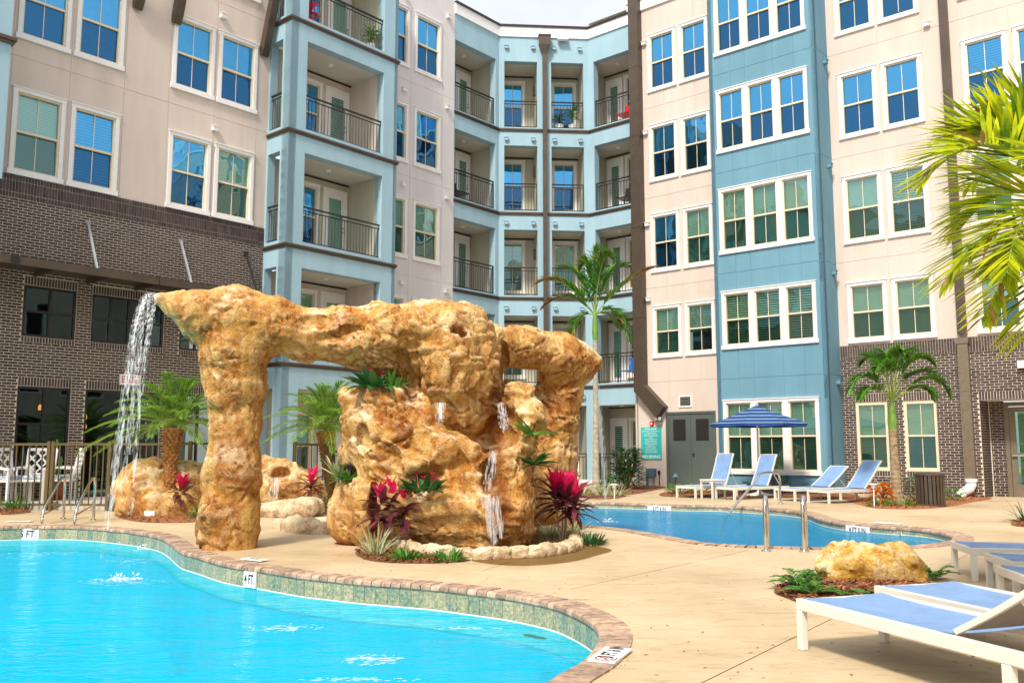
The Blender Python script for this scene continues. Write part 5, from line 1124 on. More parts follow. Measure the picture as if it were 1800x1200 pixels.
def tuft(name, base, n, L, W, mat, label, cat='plant', seed=1, el=(.2, 1.3), spread=.12, droop=.9, segs=4, group=None, rx=None, flower=None):
    random.seed(seed); e = empty(name, base); tag(e, label, cat, group); m = MB()
    for k in range(n):
        az = rnd(0, 6.283); r = spread * math.sqrt(rnd(0, 1)); e_ = rnd(*el); d = Vector((math.cos(az) * math.cos(e_), math.sin(az) * math.cos(e_), math.sin(e_)))
        p = Vector((math.cos(az) * r * (rx or 1), math.sin(az) * r, 0)) + Vector((rnd(-.02, .02), rnd(-.02, .02), 0)); blade(m, p, d, L * rnd(.6, 1.1), W * rnd(.8, 1.2), droop * rnd(.5, 1.2), segs, .2)
    m.build('foliage', mat, e)
    if flower:
        f = MB()
        for k in range(flower[1]):
            az = rnd(0, 6.28); p = Vector((math.cos(az) * spread * .9, math.sin(az) * spread * .6, L * rnd(.5, 1.0)))
            f.tube([(p.x * .5, p.y * .5, 0), p], .004, 4)
            for j in range(5): blade(f, p, (math.cos(j * 1.26), math.sin(j * 1.26), .6), .05, .035, .2, 2, .2)
        f.build('flowers', flower[0], e)
    return e
def leafbush(name, base, n, h, r, L, W, mat, label, seed=1, cat='plant', group=None):
    random.seed(seed); e = empty(name, base); tag(e, label, cat, group); m = MB(); s = MB()
    for k in range(n // 6): s.tube([(0, 0, 0), (rnd(-r, r) * .8, rnd(-r, r) * .8, h * rnd(.5, 1))], .006, 4)
    for k in range(n):
        az = rnd(0, 6.283); z = h * rnd(.08, 1) ** .8; rr = r * math.sqrt(rnd(.05, 1)) * (1 - .4 * (z / h)); d = Vector((math.cos(az), math.sin(az), rnd(-.3, .7)))
        blade(m, (math.cos(az) * rr, math.sin(az) * rr, z), d, L * rnd(.7, 1.2), W * rnd(.8, 1.2), .5, 3, .15)
    s.build('stem', stemm, e); m.build('foliage', mat, e); return e
def fern(base, n, L, label, seed=1):
    random.seed(seed); e = empty('fern', base); tag(e, label, 'fern')
    for k in range(n):
        az = k * 2.4 + seed; el = rnd(.4, 1.1); l = L * rnd(.7, 1.1); d = Vector((math.cos(az) * math.cos(el), math.sin(az) * math.cos(el), math.sin(el))); P1 = d * l * .6; P2 = P1 + Vector((d.x, d.y, -.2)) * l * .5
        frond((0, 0, 0), P1, P2, 18, .075, .02, hang=.0, rr=.003, sweep=.25, bend=.1, segs=2, vee=.05, spread=.05, t0=.12).build('frond', [rachis, lf_green, lf_brown], e)
    return e
def mulch(px, label_n, n=600, z=.0, hump=.035):
    """bed: domed sheet with loose bark pieces"""
    random.seed(n); P = [G(x, y) for x, y in px]; P = catmull(P, 5); 
    if area(P) < 0: P.reverse()
    c = sum(P, Vector((0, 0, 0))) / len(P); m = MB(); L = len(P)
    vs = []; 
    for f, h in ((1, .006), (.85, .02 + z), (.5, hump + z), (.2, hump * 1.15 + z)): vs += [(c.x + (p.x - c.x) * f, c.y + (p.y - c.y) * f, h) for p in P]
    vs.append((c.x, c.y, hump * 1.2 + z)); fs = [(a * L + i, a * L + (i + 1) % L, (a + 1) * L + (i + 1) % L, (a + 1) * L + i) for a in range(3) for i in range(L)] + [(3 * L + i, 3 * L + (i + 1) % L, 4 * L) for i in range(L)]
    m.add(vs, fs)
    for k in range(n):
        i = random.randrange(L); f = math.sqrt(rnd(0, .98)); p = c.lerp(P[i], f); h = .02 + hump * (1 - f) + z; a = rnd(0, 3.14); d = Vector((math.cos(a), math.sin(a), rnd(-.5, .5))) * rnd(.015, .045); s_ = Vector((-d.y, d.x, rnd(-.01, .01))).normalized() * rnd(.004, .010); q = Vector((p.x + rnd(-.02, .02), p.y + rnd(-.02, .02), h + rnd(0, .015)))
        m.add([q - d - s_, q + d - s_, q + d + s_, q - d + s_], [(0, 1, 2, 3)])
    o = m.build('mulch', mulchm); o['kind'] = 'stuff'; return o
mulch([(625, 972), (650, 985), (720, 990), (800, 988), (830, 980), (760, 965), (690, 955), (640, 960)], '', 900)
mulch([(1361, 1038), (1385, 1052), (1440, 1068), (1560, 1078), (1700, 1060), (1690, 1040), (1600, 1022), (1500, 1015), (1400, 1018)], '', 1600)
mulch([(210, 910), (260, 918), (350, 916), (350, 900), (250, 896), (205, 902)], '', 900)
mulch([(0, 903), (30, 903), (55, 899), (30, 893), (0, 892)], '', 300)
mulch([(1520, 889), (1560, 894), (1640, 893), (1700, 884), (1740, 874), (1600, 874), (1490, 876)], '', 900)
mulch([(1085, 868), (1110, 869), (1165, 858), (1172, 853), (1120, 850), (1060, 860)], '', 700)
mulch([(1010, 873), (1060, 877), (1100, 872), (1085, 862), (1020, 864)], '', 500)
mulch([(1165, 872), (1260, 873), (1400, 875), (1500, 878), (1495, 868), (1380, 862), (1250, 862), (1175, 864)], '', 900)
mulch([(1777, 921), (1800, 926), (1840, 924), (1840, 914), (1795, 912)], '', 300)
b_ = G(688, 967); cordyline(b_, 1.0, 'red cordyline in the mulch at the left foot of the main rock', .95, 2, 5)
cordyline(G(993, 955), 1.15, 'brightest pink red cordyline, at the right foot of the main rock', .95, 3, 5)
cordyline(Vector((*A(318, 905, 15.6).xy, 0)), .95, 'small crimson cordyline beside the left date palm trunk', .8, 4, 3)
cordyline(Vector((*A(548, 900, 16.2).xy, .0)), 1.05, 'crimson cordyline behind the arch between rock fountain and date palm', .8, 6, 2)
tuft('low_shrub', G(713, 985), 90, .16, .03, lf_green, 'low bright green shrub just right of the left cordyline', seed=5, spread=.13, droop=.4)
tuft('low_shrub', G(788, 986), 90, .16, .03, lf_green, 'low bright green shrub in front of the pale edging stones', seed=6, spread=.13, droop=.4)
tuft('low_shrub', G(1035, 957), 120, .17, .026, lf_dark, 'low dark green shrub at the right end of the edging stones', seed=7, spread=.17, droop=.4)
tuft('striped_grass', G(968, 945), 60, .30, .016, lf_lime, 'pale striped grass tuft under the brightest cordyline', seed=8, spread=.1)
tuft('striped_grass', G(1010, 940), 60, .28, .016, lf_lime, 'pale striped grass tuft right of the brightest cordyline', seed=9, spread=.1)
tuft('striped_grass', G(660, 978), 50, .42, .014, lf_lime, 'tall pale grass blades at the left edge of the mulch bed', seed=10, spread=.1, el=(.7, 1.4))
tuft('striped_grass', G(1058, 874), 50, .45, .03, lf_lime, 'pale striped grass tuft at the foot of the tall palm', seed=11, spread=.15)
tuft('striped_grass', G(1083, 872), 50, .42, .03, lf_lime, 'pale striped grass tuft right of the small white path light', seed=12, spread=.15)
tuft('striped_grass', G(1025, 870), 40, .4, .03, lf_lime, 'pale striped grass tuft left of the tall palm trunk', seed=13, spread=.15)
leafbush('lady_palm', G(1102, 861), 620, 1.15, .48, .34, .05, lf_dark, 'tall dark bushy lady palm left of the pool rules sign', 3)
leafbush('shrub', G(1075, 862), 110, .35, .35, .16, .05, lf_green, 'bright leafy shrub at the foot of the lady palm', 4)
leafbush('shrub', G(1200, 868), 160, .25, .5, .14, .05, lf_green, 'green ground shrub behind the leftmost lounger of the back row', 5)
leafbush('shrub', G(1262, 866), 70, .35, .3, .14, .05, lf_dark, 'dark shrub behind the white side table', 6)
leafbush('shrub', G(1322, 867), 60, .3, .3, .14, .05, lf_dark, 'dark shrub just left of the parasol pole', 7)
leafbush('shrub', G(1370, 866), 80, .5, .3, .16, .04, lf_dark, 'dark spiky shrub below the bay window sill', 8)
leafbush('shrub', G(1430, 869), 60, .3, .3, .14, .04, lf_dark, 'dark shrub at the corner of the blue bay', 9)
leafbush('croton', G(1550, 886), 120, .42, .24, .18, .07, lf_croton, 'orange and yellow croton beside the palm at the brick wall', 10)
tuft('low_shrub', G(1548, 890), 70, .22, .02, lf_green, 'low green tuft under the orange croton', seed=14, spread=.2)
tuft('low_shrub', G(1585, 890), 80, .25, .025, lf_green, 'low green tuft at the foot of the palm by the brick wall', seed=15, spread=.22)
leafbush('shrub', G(1612, 884), 110, .55, .3, .14, .05, lf_dark, 'dark shrub left of the slatted litter bin', 11)
leafbush('shrub', G(1680, 881), 70, .3, .25, .12, .05, lf_green, 'green shrub between litter bin and white pipe boot', 12)
tuft('spiky_plant', G(1803, 918), 50, .42, .02, lf_dark, 'dark spiky plant at the right edge of the deck', seed=16, spread=.08)
fern(G(1405, 1034), 12, .30, 'green fern left of the foreground boulder', 2); fern(G(1428, 1050), 11, .27, 'green fern at the front left foot of the foreground boulder', 3)
fern(G(1438, 1020), 9, .25, 'dark green fern behind the left end of the foreground boulder', 4)
fern(G(1640, 1018), 9, .26, 'green fern right of the foreground boulder', 5); fern(G(1520, 1056), 7, .2, 'small fern in front of the foreground boulder', 6)
leafbush('ground_cover', G(240, 905), 120, .22, .35, .10, .05, lf_dark, 'dark leafy shrub beside the small ground light, below the left boulder', 21)
leafbush('ground_cover', Vector((*A(352, 905, 15.2).xy, 0)), 60, .2, .2, .1, .05, lf_green, 'small green shrub against the left side of the rock pillar', 22)
tuft('striped_grass', G(25, 897), 60, .42, .02, lf_green, 'green grassy plant in the mulch by the bronze fence', seed=23, spread=.15, el=(.4, 1.3))
leafbush('ground_cover', Vector((*A(565, 905, 16.5).xy, 0)), 50, .3, .2, .1, .05, lf_green, 'small green shrub beside the low basin wall', 24)
# plants in the pockets of the rock
def big_leaf(name, p, n, r, L, W, mat, label, seed, flower=None):
    return tuft(name, p, n, L, W, mat, label, seed=seed, el=(.0, 1.2), spread=r, droop=.6, segs=4, flower=flower)
big_leaf('philodendron', A(662, 682, 10.78), 34, .16, .30, .13, lf_dark, 'broad leaved dark plant growing in the top left pocket of the rock', 31, flower=(lf_red, 2))
big_leaf('philodendron', A(690, 682, 10.8), 22, .1, .26, .055, lf_green, 'light green lance leaved plant in the top left pocket of the rock', 32)
big_leaf('anthurium', A(742, 862, 10.42), 60, .2, .20, .085, lf_dark, 'glossy dark plant with small red flowers in the middle pocket of the rock', 33, flower=(lf_red, 4))
tuft('bromeliad', A(612, 846, 10.98), 34, .28, .05, lf_green, 'bright green bromeliad with a violet flower spike on the lower left rock shelf', seed=34, el=(.2, 1.0), spread=.03, droop=.8, flower=(lf_blue, 3))
tuft('bromeliad', A(593, 838, 11.1), 24, .32, .045, lf_lime, 'pale striped bromeliad behind the green one on the lower left rock shelf', seed=35, el=(.5, 1.35), spread=.04, droop=.3)
tuft('rock_plant', A(938, 765, 10.68), 18, .36, .07, lf_green, 'upper green strap leaved plant on the right side of the main rock', seed=36, el=(-.1, .9), spread=.03, droop=.4)
tuft('rock_plant', A(938, 818, 10.68), 20, .36, .07, lf_dark, 'lower dark strap leaved plant on the right side of the main rock', seed=37, el=(-.1, .7), spread=.03, droop=.4)
tuft('rock_plant', A(903, 688, 11.6), 16, .22, .06, lf_dark, 'small dark plant in the gap under the right arch', seed=38, el=(.1, 1.2), spread=.05)
# ================================================================== edging stones round the splash basin
random.seed(21)
edge = empty('stone_edging', G(850, 978)); tag(edge, 'curved row of pitted pale stones edging the splash basin at the foot of the rock', 'stone edging')
ico = bmesh.new(); bmesh.ops.create_icosphere(ico, subdivisions=4, radius=1); base_v = np.array([v.co[:] for v in ico.verts]); base_f = [tuple(v.index for v in f.verts) for f in ico.faces]; ico.free()
shapes = []
for s in range(5):
    Vv = base_v.copy(); nn = Vv.copy(); Vv = np.sign(Vv) * np.abs(Vv) ** .75; d = .16 * fbm(nn * 1.6 + s * 9, 3, s) + .12 * fbm(nn * 4 + s, 3, s + 5) - .30 * np.clip(.40 - worley(nn * 3.2 + s * 5, s), 0, 1); Vv = Vv + nn * d[:, None]
    me = bpy.data.meshes.new('stone'); me.from_pydata(Vv.tolist(), [], base_f); me.materials.append(rockc); me.polygons.foreach_set('use_smooth', [True] * len(me.polygons)); me.update(); shapes.append(me)
pathpx = [(662, 957), (700, 966), (742, 975), (790, 981), (840, 982), (890, 980), (940, 978), (985, 972), (1010, 963), (1008, 952), (985, 943), (955, 938)]
path = resample(catmull([G(*p) for p in pathpx], 6, False), .20, False)
for i, p in enumerate(path[:-1]):
    d = path[i + 1] - p; o = bpy.data.objects.new('stone', shapes[i % 5]); COL.objects.link(o); o.parent = edge; o.location = p + d / 2 - edge.location + Vector((0, 0, .035)); o.rotation_euler = (rnd(-.2, .2), rnd(-.2, .2), math.atan2(d.y, d.x) + rnd(-.2, .2)); o.scale = (.13 * rnd(.9, 1.15), .085 * rnd(.9, 1.3), .085 * rnd(.85, 1.25))
m = MB(); bp_ = [Vector((p.x, p.y, .05)) for p in path] + [Vector((-.2, 11.6, .05)), Vector((-1.4, 11.6, .05))]; 
fillshape('splash_basin_water', [bp_], .05, water('basin_water', (.10, .07, .04), (.6, .5, .35), .8, 20, .8), kind='structure')
# wet patch where the basin overflows: damp film on the deck
wm, n, out = nodes('wet_film'); g_ = N(n, 'ShaderNodeBsdfGlossy', i_Roughness=.12); t_ = N(n, 'ShaderNodeBsdfTransparent'); t_.inputs[0].default_value = (.62, .55, .42, 1); mx = N(n, 'ShaderNodeMixShader', i_0=.06); n.links.new(t_.outputs[0], mx.inputs[1]); n.links.new(g_.outputs[0], mx.inputs[2]); n.links.new(mx.outputs[0], out.inputs[0])
fillshape('wet_patch', [catmull([G(*p) for p in [(830, 984), (870, 992), (930, 994), (1000, 988), (1050, 976), (1075, 966), (1030, 958), (990, 965), (900, 975)]], 6)], .004, wm, kind='structure')
# ================================================================== falling water
wf, n, out = nodes('falling_water')
t_ = N(n, 'ShaderNodeBsdfTransparent'); d_ = N(n, 'ShaderNodeBsdfPrincipled', i_Roughness=.15); d_.inputs['Base Color'].default_value = (.86, .90, .92, 1)
geo = n.nodes.new('ShaderNodeNewGeometry'); mp = N(n, 'ShaderNodeMapping', i_Scale=(22, 22, 1.2)); n.links.new(geo.outputs['Position'], mp.inputs[0]); nz = N(n, 'ShaderNodeTexNoise', i_Scale=2.2, i_Detail=4.0, i_Roughness=.6); n.links.new(mp.outputs[0], nz.inputs['Vector'])
r = ramp(n, nz.outputs[0], [(.46, (.0, .0, .0)), (.70, (.36, .36, .36))]); mx = N(n, 'ShaderNodeMixShader'); n.links.new(r.outputs[0], mx.inputs[0]); n.links.new(t_.outputs[0], mx.inputs[1]); n.links.new(d_.outputs[0], mx.inputs[2]); n.links.new(mx.outputs[0], out.inputs[0])
foam_and_glint = plain('foam_and_glint', (.86, .93, .95), .5, var=.05)  # white for the splash foam and for the painted glitter
def fall(name, a, b, w0, w1, out_, label, n=16, seed=1, drops=60, side=(1, 0, 0), p=1.0):
    random.seed(seed); a, b = Vector(a), Vector(b); m = MB(); side = Vector(side)
    for k in range(n):
        s_ = rnd(-1, 1); wd = rnd(.012, .05); z1 = rnd(.75, 1); st = rnd(0, .08); vs = []; S = 12; ph = rnd(0, 6); dy = rnd(-.03, .03)
        for i in range(S + 1):
            t = st + (z1 - st) * i / S; q = Vector((a.x + (b.x - a.x) * t ** p + out_[0] * (t ** .55), a.y + (b.y - a.y) * t ** p + dy, a.z + (b.z - a.z) * t ** (1.0 + .8 * (abs(out_[0]) > 0)))) if True else 0
            wl = w0 + (w1 - w0) * t; c = q + side * (s_ * wl + .008 * math.sin(ph + t * 8)); ww = wd * (1 - .5 * t)
            vs += [c - side * ww, c + side * ww]
        m.add(vs, [(2 * i, 2 * i + 1, 2 * i + 3, 2 * i + 2) for i in range(S)])
    for k in range(drops):
        t = rnd(.3, 1.02); c = a.lerp(b, t); c.z = a.z + (b.z - a.z) * t ** (1.0 + .8 * (abs(out_[0]) > 0)); c += side * rnd(-1.4, 1.4) * (w0 + (w1 - w0) * t) + Vector((0, rnd(-.06, .06), rnd(-.05, .05))); c.x += out_[0] * (t ** .55); r_ = rnd(.003, .008)
        m.add([c + Vector(v) * r_ for v in ((1, 0, 0), (-1, 0, 0), (0, 1, 0), (0, -1, 0), (0, 0, 2.5), (0, 0, -2.5))], [(0, 2, 4), (2, 1, 4), (1, 3, 4), (3, 0, 4), (2, 0, 5), (1, 2, 5), (3, 1, 5), (0, 3, 5)])
    o = m.build(name, wf); tag(o, label, 'waterfall'); return o
YL = 10.3
fall('waterfall', A(277, 516, 10.45), A(222, 985, 9.6), .06, .16, (-.10, 0), 'tall thin waterfall dropping from the left arch lip into the near pool', 13, 1, 260, p=.7)
fall('waterfall', A(1043, 655, 12.85), A(1067, 912, 13.6), .03, .035, (0, 0), 'thin waterfall dropping from the right arch lip into the far pool', 9, 2, 60, side=(.8, .6, 0), p=.6)
fall('waterfall', A(882, 706, 10.92), A(888, 762, 10.75), .03, .035, (0, 0), 'top cascade falling inside the round alcove of the main rock', 6, 3, 10)
fall('waterfall', A(866, 788, 10.40), A(854, 866, 10.28), .04, .05, (0, 0), 'middle cascade between the alcove and the lower ledge of the rock', 7, 4, 12)
fall('waterfall', A(862, 868, 10.02), A(874, 962, 9.98), .09, .05, (0, 0), 'lowest and widest cascade falling into the splash basin', 13, 5, 40)
fall('waterfall', A(773, 706, 10.42), A(774, 746, 10.36), .035, .03, (0, 0), 'short trickle under the ledge left of the round alcove', 8, 6, 4)
fall('waterfall', A(484, 838, 16.05), A(479, 884, 15.95), .06, .09, (0, 0), 'small fall from the spout of the rock fountain behind the arch', 12, 7, 8)
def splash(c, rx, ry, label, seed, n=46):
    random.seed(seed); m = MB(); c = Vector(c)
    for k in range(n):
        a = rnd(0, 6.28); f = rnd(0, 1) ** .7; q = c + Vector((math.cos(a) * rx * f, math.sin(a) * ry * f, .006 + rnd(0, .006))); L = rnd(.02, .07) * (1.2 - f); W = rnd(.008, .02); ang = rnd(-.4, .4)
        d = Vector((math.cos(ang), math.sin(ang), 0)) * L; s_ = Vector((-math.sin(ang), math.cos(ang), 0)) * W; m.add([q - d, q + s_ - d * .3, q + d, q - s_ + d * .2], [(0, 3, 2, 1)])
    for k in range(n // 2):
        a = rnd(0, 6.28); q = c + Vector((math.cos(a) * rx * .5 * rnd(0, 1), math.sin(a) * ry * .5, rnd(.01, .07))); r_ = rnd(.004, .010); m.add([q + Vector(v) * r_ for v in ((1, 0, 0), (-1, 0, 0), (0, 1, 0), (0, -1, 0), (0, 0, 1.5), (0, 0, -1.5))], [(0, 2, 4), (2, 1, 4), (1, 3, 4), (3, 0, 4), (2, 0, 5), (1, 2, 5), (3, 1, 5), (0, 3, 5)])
    o = m.build('foam_splash', foam_and_glint); o['kind'] = 'stuff'; return o

def glints(c, rx, ry, seed, n):  # sparkle on the water, painted as thin white slivers
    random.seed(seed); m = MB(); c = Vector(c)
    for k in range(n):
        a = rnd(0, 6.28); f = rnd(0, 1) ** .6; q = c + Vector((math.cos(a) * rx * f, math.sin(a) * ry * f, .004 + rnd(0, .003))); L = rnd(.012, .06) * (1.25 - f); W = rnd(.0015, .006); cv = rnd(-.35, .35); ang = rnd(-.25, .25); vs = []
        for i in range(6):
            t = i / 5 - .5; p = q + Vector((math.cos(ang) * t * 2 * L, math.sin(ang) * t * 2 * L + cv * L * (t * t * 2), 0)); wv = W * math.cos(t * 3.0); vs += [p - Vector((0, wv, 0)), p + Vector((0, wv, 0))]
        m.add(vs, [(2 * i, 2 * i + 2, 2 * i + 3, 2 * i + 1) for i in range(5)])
    o = m.build('glint_streaks', foam_and_glint); o['kind'] = 'stuff'; return o
# fallen leaves and crumbs on the deck
random.seed(77); m = MB()
for k in range(210):
    x, y = rnd(480, 1790), rnd(900, 1195); p = G(x, y)
    if (p.x > 2.3 and 7.3 < p.y < 9) or any((p - q).length < .55 for q in lipA[::6]) and False: continue
    def inside(P, l):
        c_ = False; j = len(l) - 1
        for i in range(len(l)):
            if (l[i].y > P.y) != (l[j].y > P.y) and P.x < (l[j].x - l[i].x) * (P.y - l[i].y) / (l[j].y - l[i].y) + l[i].x: c_ = not c_
            j = i
        return c_
    if inside(p, outA) or inside(p, outB): continue
    a = rnd(0, 6.28); L = rnd(.006, .022); W = L * rnd(.15, .4); d = Vector((math.cos(a), math.sin(a), 0)); s_ = Vector((-d.y, d.x, 0)) * W; z = Vector((0, 0, .004)); m.add([p + z - d * L, p + z + s_ * 1.0 + Vector((0, 0, .004)), p + z + d * L, p + z - s_], [(0, 3, 2, 1)])
m.build('fallen_leaves', lf_brown)['kind'] = 'stuff'
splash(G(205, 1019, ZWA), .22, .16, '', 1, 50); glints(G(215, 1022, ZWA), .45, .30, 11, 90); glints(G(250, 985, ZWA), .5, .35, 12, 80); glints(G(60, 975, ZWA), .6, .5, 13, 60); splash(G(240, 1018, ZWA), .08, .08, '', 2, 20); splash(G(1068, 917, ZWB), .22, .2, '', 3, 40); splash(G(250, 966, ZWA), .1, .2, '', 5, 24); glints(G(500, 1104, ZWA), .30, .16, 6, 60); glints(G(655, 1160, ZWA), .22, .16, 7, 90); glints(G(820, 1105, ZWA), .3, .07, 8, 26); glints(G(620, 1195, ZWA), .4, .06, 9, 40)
# ================================================================== furniture and fittings
def lounger_make():
    """foot at origin, +x towards the head; seat .31 high"""
    e = empty('sun_lounger'); W2, Hh, Lx, HX = .30, .29, 1.78, 1.12
    m = MB()
    for s in (-1, 1): m.box(0, Lx, s * W2 - .02, s * W2 + .02, Hh - .065, Hh)
    m.box(0, .04, -W2 + .02, W2 - .02, Hh - .065, Hh - .005); m.box(Lx - .04, Lx, -W2 + .02, W2 - .02, Hh - .065, Hh - .01); m.box(.7, .73, -W2 + .02, W2 - .02, Hh - .065, Hh - .03)
    bevel(m.build('frame', alum, e), .004)
    for x in (.0, 1.42):
        for s in (-1, 1):
            m = MB(); m.box(x, x + .05, s * W2 - .0215, s * W2 + .0215, 0, Hh - .066); bevel(m.build('leg', alum, e), .004)
            m = MB()
    m = MB(); n = 10; vs = []
    for i in range(n + 1):
        x = .03 + (HX - .03) * i / n; z = Hh + .006 - .02 * math.sin(math.pi * i / n)
        for y in (-W2 + .012, -W2 * .5, 0, W2 * .5, W2 - .012): vs.append((x, y, z - .012 * (1 - (y / W2) ** 2)))
    m.add(vs, [(i * 5 + j, (i + 1) * 5 + j, (i + 1) * 5 + j + 1, i * 5 + j + 1) for i in range(n) for j in range(4)]); m.build('seat_sling', fab, e, True)
    return e
def lounger_back(e, ang, L=.80):
    W2, Hh, HX = .30, .29, 1.12; fr = MB(); sl_ = MB(); pts = []
    for i in range(9):
        t = i / 8; a = ang - .12 * (1 - t) + (.25 * max(0, t - .75)); pts.append((HX + L * t * math.cos(ang) + .02 * math.sin(math.pi * t) * math.sin(ang), Hh + .01 + L * t * math.sin(ang) - .02 * math.sin(math.pi * t) * math.cos(ang)))
    pts[-1] = (pts[-1][0] + .02, pts[-1][1] - .005)
    for s in (-1, 1): fr.tube([(x, s * (W2 - .045), z) for x, z in pts], .014, 4, sq=True, up=(0, 1, 0))
    fr.tube([(pts[-1][0], -W2 + .045, pts[-1][1]), (pts[-1][0], W2 - .045, pts[-1][1])], .013, 6)
    k = pts[4]
    for s in (-1, 1): fr.tube([(k[0], s * (W2 - .07), k[1]), (min(1.72, k[0] + .28), s * (W2 - .07), Hh - .03)], .009, 6)
    o = fr.build('backrest_frame', alum, e); 
    vs = []; vb = []
    for x, z in pts:
        for y in (-W2 + .05, 0, W2 - .05): vs.append((x + .004, y, z + .010)); vb.append((x + .007, y, z + .002))
    F = [(i * 3 + j, i * 3 + j + 1, (i + 1) * 3 + j + 1, (i + 1) * 3 + j) for i in range(8) for j in range(2)]
    sl_.add(vs, F, 0); sl_.add(vb, [f[::-1] for f in F], 1); sl_.build('backrest_sling', [fab, fabd], e, True)
proto = {}
def lounger(foot, head_dir, ang, label, group):
    """foot = centre of the foot end on the ground"""
    if ang not in proto:
        e = lounger_make(); lounger_back(e, ang); proto[ang] = e
    else: e = copy_tree(proto[ang])
    e.location = (foot.x, foot.y, 0); e.rotation_euler = (0, 0, math.atan2(head_dir.y, head_dir.x)); tag(e, label, 'sun lounger', group); return e
f1a, f1b = G(1414, 1140.7), G(1531.7, 1125); hd = Vector((.345, -.939, 0))
lounger((Vector((1.72, 5.44, 0)) + Vector((2.20, 5.68, 0))) / 2 + Vector((.02, 0, 0)), hd, .58, 'nearest white lounger with blue sling, its raised back cut by the right edge', 'loungers on the near deck')
lounger(Vector((2.62, 6.05, 0)) + Vector((.03, .0, 0)), Vector((.30, -.954, 0)), .12, 'second nearest white lounger, wet blue sling, in front of the boulder', 'loungers on the near deck')
lounger(Vector((4.15, 8.46, 0)), Vector((.98, -.19, 0)), .85, 'farthest of the white loungers cut by the right edge, foot towards the boulder', 'loungers on the near deck')
lounger(Vector((3.98, 7.50, 0)), Vector((.985, -.17, 0)), .7, 'middle lounger of those pointing off the right edge behind the boulder', 'loungers on the near deck')
lounger(Vector((3.62, 6.66, 0)), Vector((.985, -.17, 0)), .6, 'lounger end showing just above the second nearest lounger at the right edge', 'loungers on the near deck')
bd = Vector((.62, .78, 0)).normalized()
lounger(Vector((4.12, 21.55, 0)), Vector((.82, .57, 0)), 1.2, 'back row lounger with upright blue back in front of the grey service doors', 'loungers along the far wall')
lounger(Vector((4.90, 20.95, 0)), Vector((.86, .5, 0)), 1.15, 'back row lounger between the side table and the parasol pole', 'loungers along the far wall')
lounger(Vector((6.10, 20.35, 0)), Vector((.88, .47, 0)), .62, 'back row lounger with the lowest back, just right of the parasol', 'loungers along the far wall')
lounger(Vector((6.58, 19.55, 0)), Vector((.90, .43, 0)), .85, 'rightmost back row lounger, in front of the brick wall corner', 'loungers along the far wall')
lounger(Vector((2.45, 25.2, 0)), Vector((-.80, .6, 0)), 1.1, 'blue lounger half hidden behind the right rock pillar', 'loungers along the far wall')
# droplets left on the slings are too small to build one by one: wet marks in the cloth colour
# side table
p = G(1254, 876); e = empty('side_table', p, .5); tag(e, 'small square white side table between two loungers of the back row', 'table')
m = MB(); m.box(-.22, .22, -.22, .22, .42, .45); bevel(m.build('table_top', alum, e), .005)
for sx in (-1, 1):
    for sy in (-1, 1): m = MB(); m.box(sx * .19 - .018, sx * .19 + .018, sy * .19 - .018, sy * .19 + .018, 0, .42); m.build('leg', alum, e)
m = MB()
for s in (-1, 1): m.box(-.172, .172, s * .19 - .012, s * .19 + .012, .385, .42); m.box(s * .19 - .012, s * .19 + .012, -.172, .172, .386, .419)
m.build('apron', alum, e)
# parasol
um, n, out = nodes('striped_canvas'); b = N(n, 'ShaderNodeBsdfPrincipled', i_Roughness=.7); tc = n.nodes.new('ShaderNodeTexCoord'); sx = n.nodes.new('ShaderNodeSeparateXYZ'); n.links.new(tc.outputs['Object'], sx.inputs[0])
mu = N(n, 'ShaderNodeMath', operation='MULTIPLY', i_1=11.0); n.links.new(sx.outputs[2], mu.inputs[0]); fr = N(n, 'ShaderNodeMath', operation='FRACT'); n.links.new(mu.outputs[0], fr.inputs[0])
r = ramp(n, fr.outputs[0], [(0, (.008, .06, .24)), (.42, (.008, .06, .24)), (.47, (.26, .34, .46)), (.7, (.26, .34, .46)), (.75, (.015, .11, .36))]); r.color_ramp.interpolation = 'CONSTANT'
tl = N(n, 'ShaderNodeBsdfTranslucent'); n.links.new(r.outputs[0], tl.inputs[0]); n.links.new(r.outputs[0], b.inputs['Base Color']); mx = N(n, 'ShaderNodeMixShader', i_0=.3); n.links.new(b.outputs[0], mx.inputs[1]); n.links.new(tl.outputs[0], mx.inputs[2]); n.links.new(mx.outputs[0], out.inputs[0])
up_ = G(1335, 871.5); Yu = up_.y; e = empty('parasol', up_, .25); tag(e, 'open blue and white striped parasol on a white pole before the bay window', 'parasol')
zt = A(1337, 712, Yu).z; ze = A(1337, 744, Yu).z
m = MB(); m.lathe((0, 0, 0), [(.36, 0), (.36, .025), (.30, .05), (.09, .09), (.05, .12), (.045, .3), (.03, .32)], 24); m.build('base', alum, e)
m = MB(); m.tube([(0, 0, .1), (0, 0, zt - .03)], .024, 12); m.lathe((0, 0, zt), [(.02, 0), (.035, .03), (.012, .07)], 10); m.lathe((0, 0, ze - .03), [(.05, 0), (.06, .04), (.04, .08)], 12); m.build('pole', alum, e)
Rr = 1.22; m = MB(); NS = 8; vs = [(0, 0, zt)]; RN = 9
def cz(f, mid): return ze + (zt - ze) * (1 - f) ** 1.15 - (.045 * math.sin(math.pi * f) if mid else 0)
for j in range(1, RN + 1):
    f = j / RN
    for k in range(NS * 4):
        a = 2 * math.pi * k / (NS * 4); mid = k % 4; chord = math.cos(math.pi / NS) / math.cos((a % (2 * math.pi / NS)) - math.pi / NS); sag = {0: 0, 1: .7, 2: 1, 3: .7}[mid]
        vs.append((Rr * f * chord * math.cos(a), Rr * f * chord * math.sin(a), ze + (zt - ze) * (1 - f) ** 1.1 - .03 * sag * math.sin(math.pi * f * .8)))
NK = NS * 4
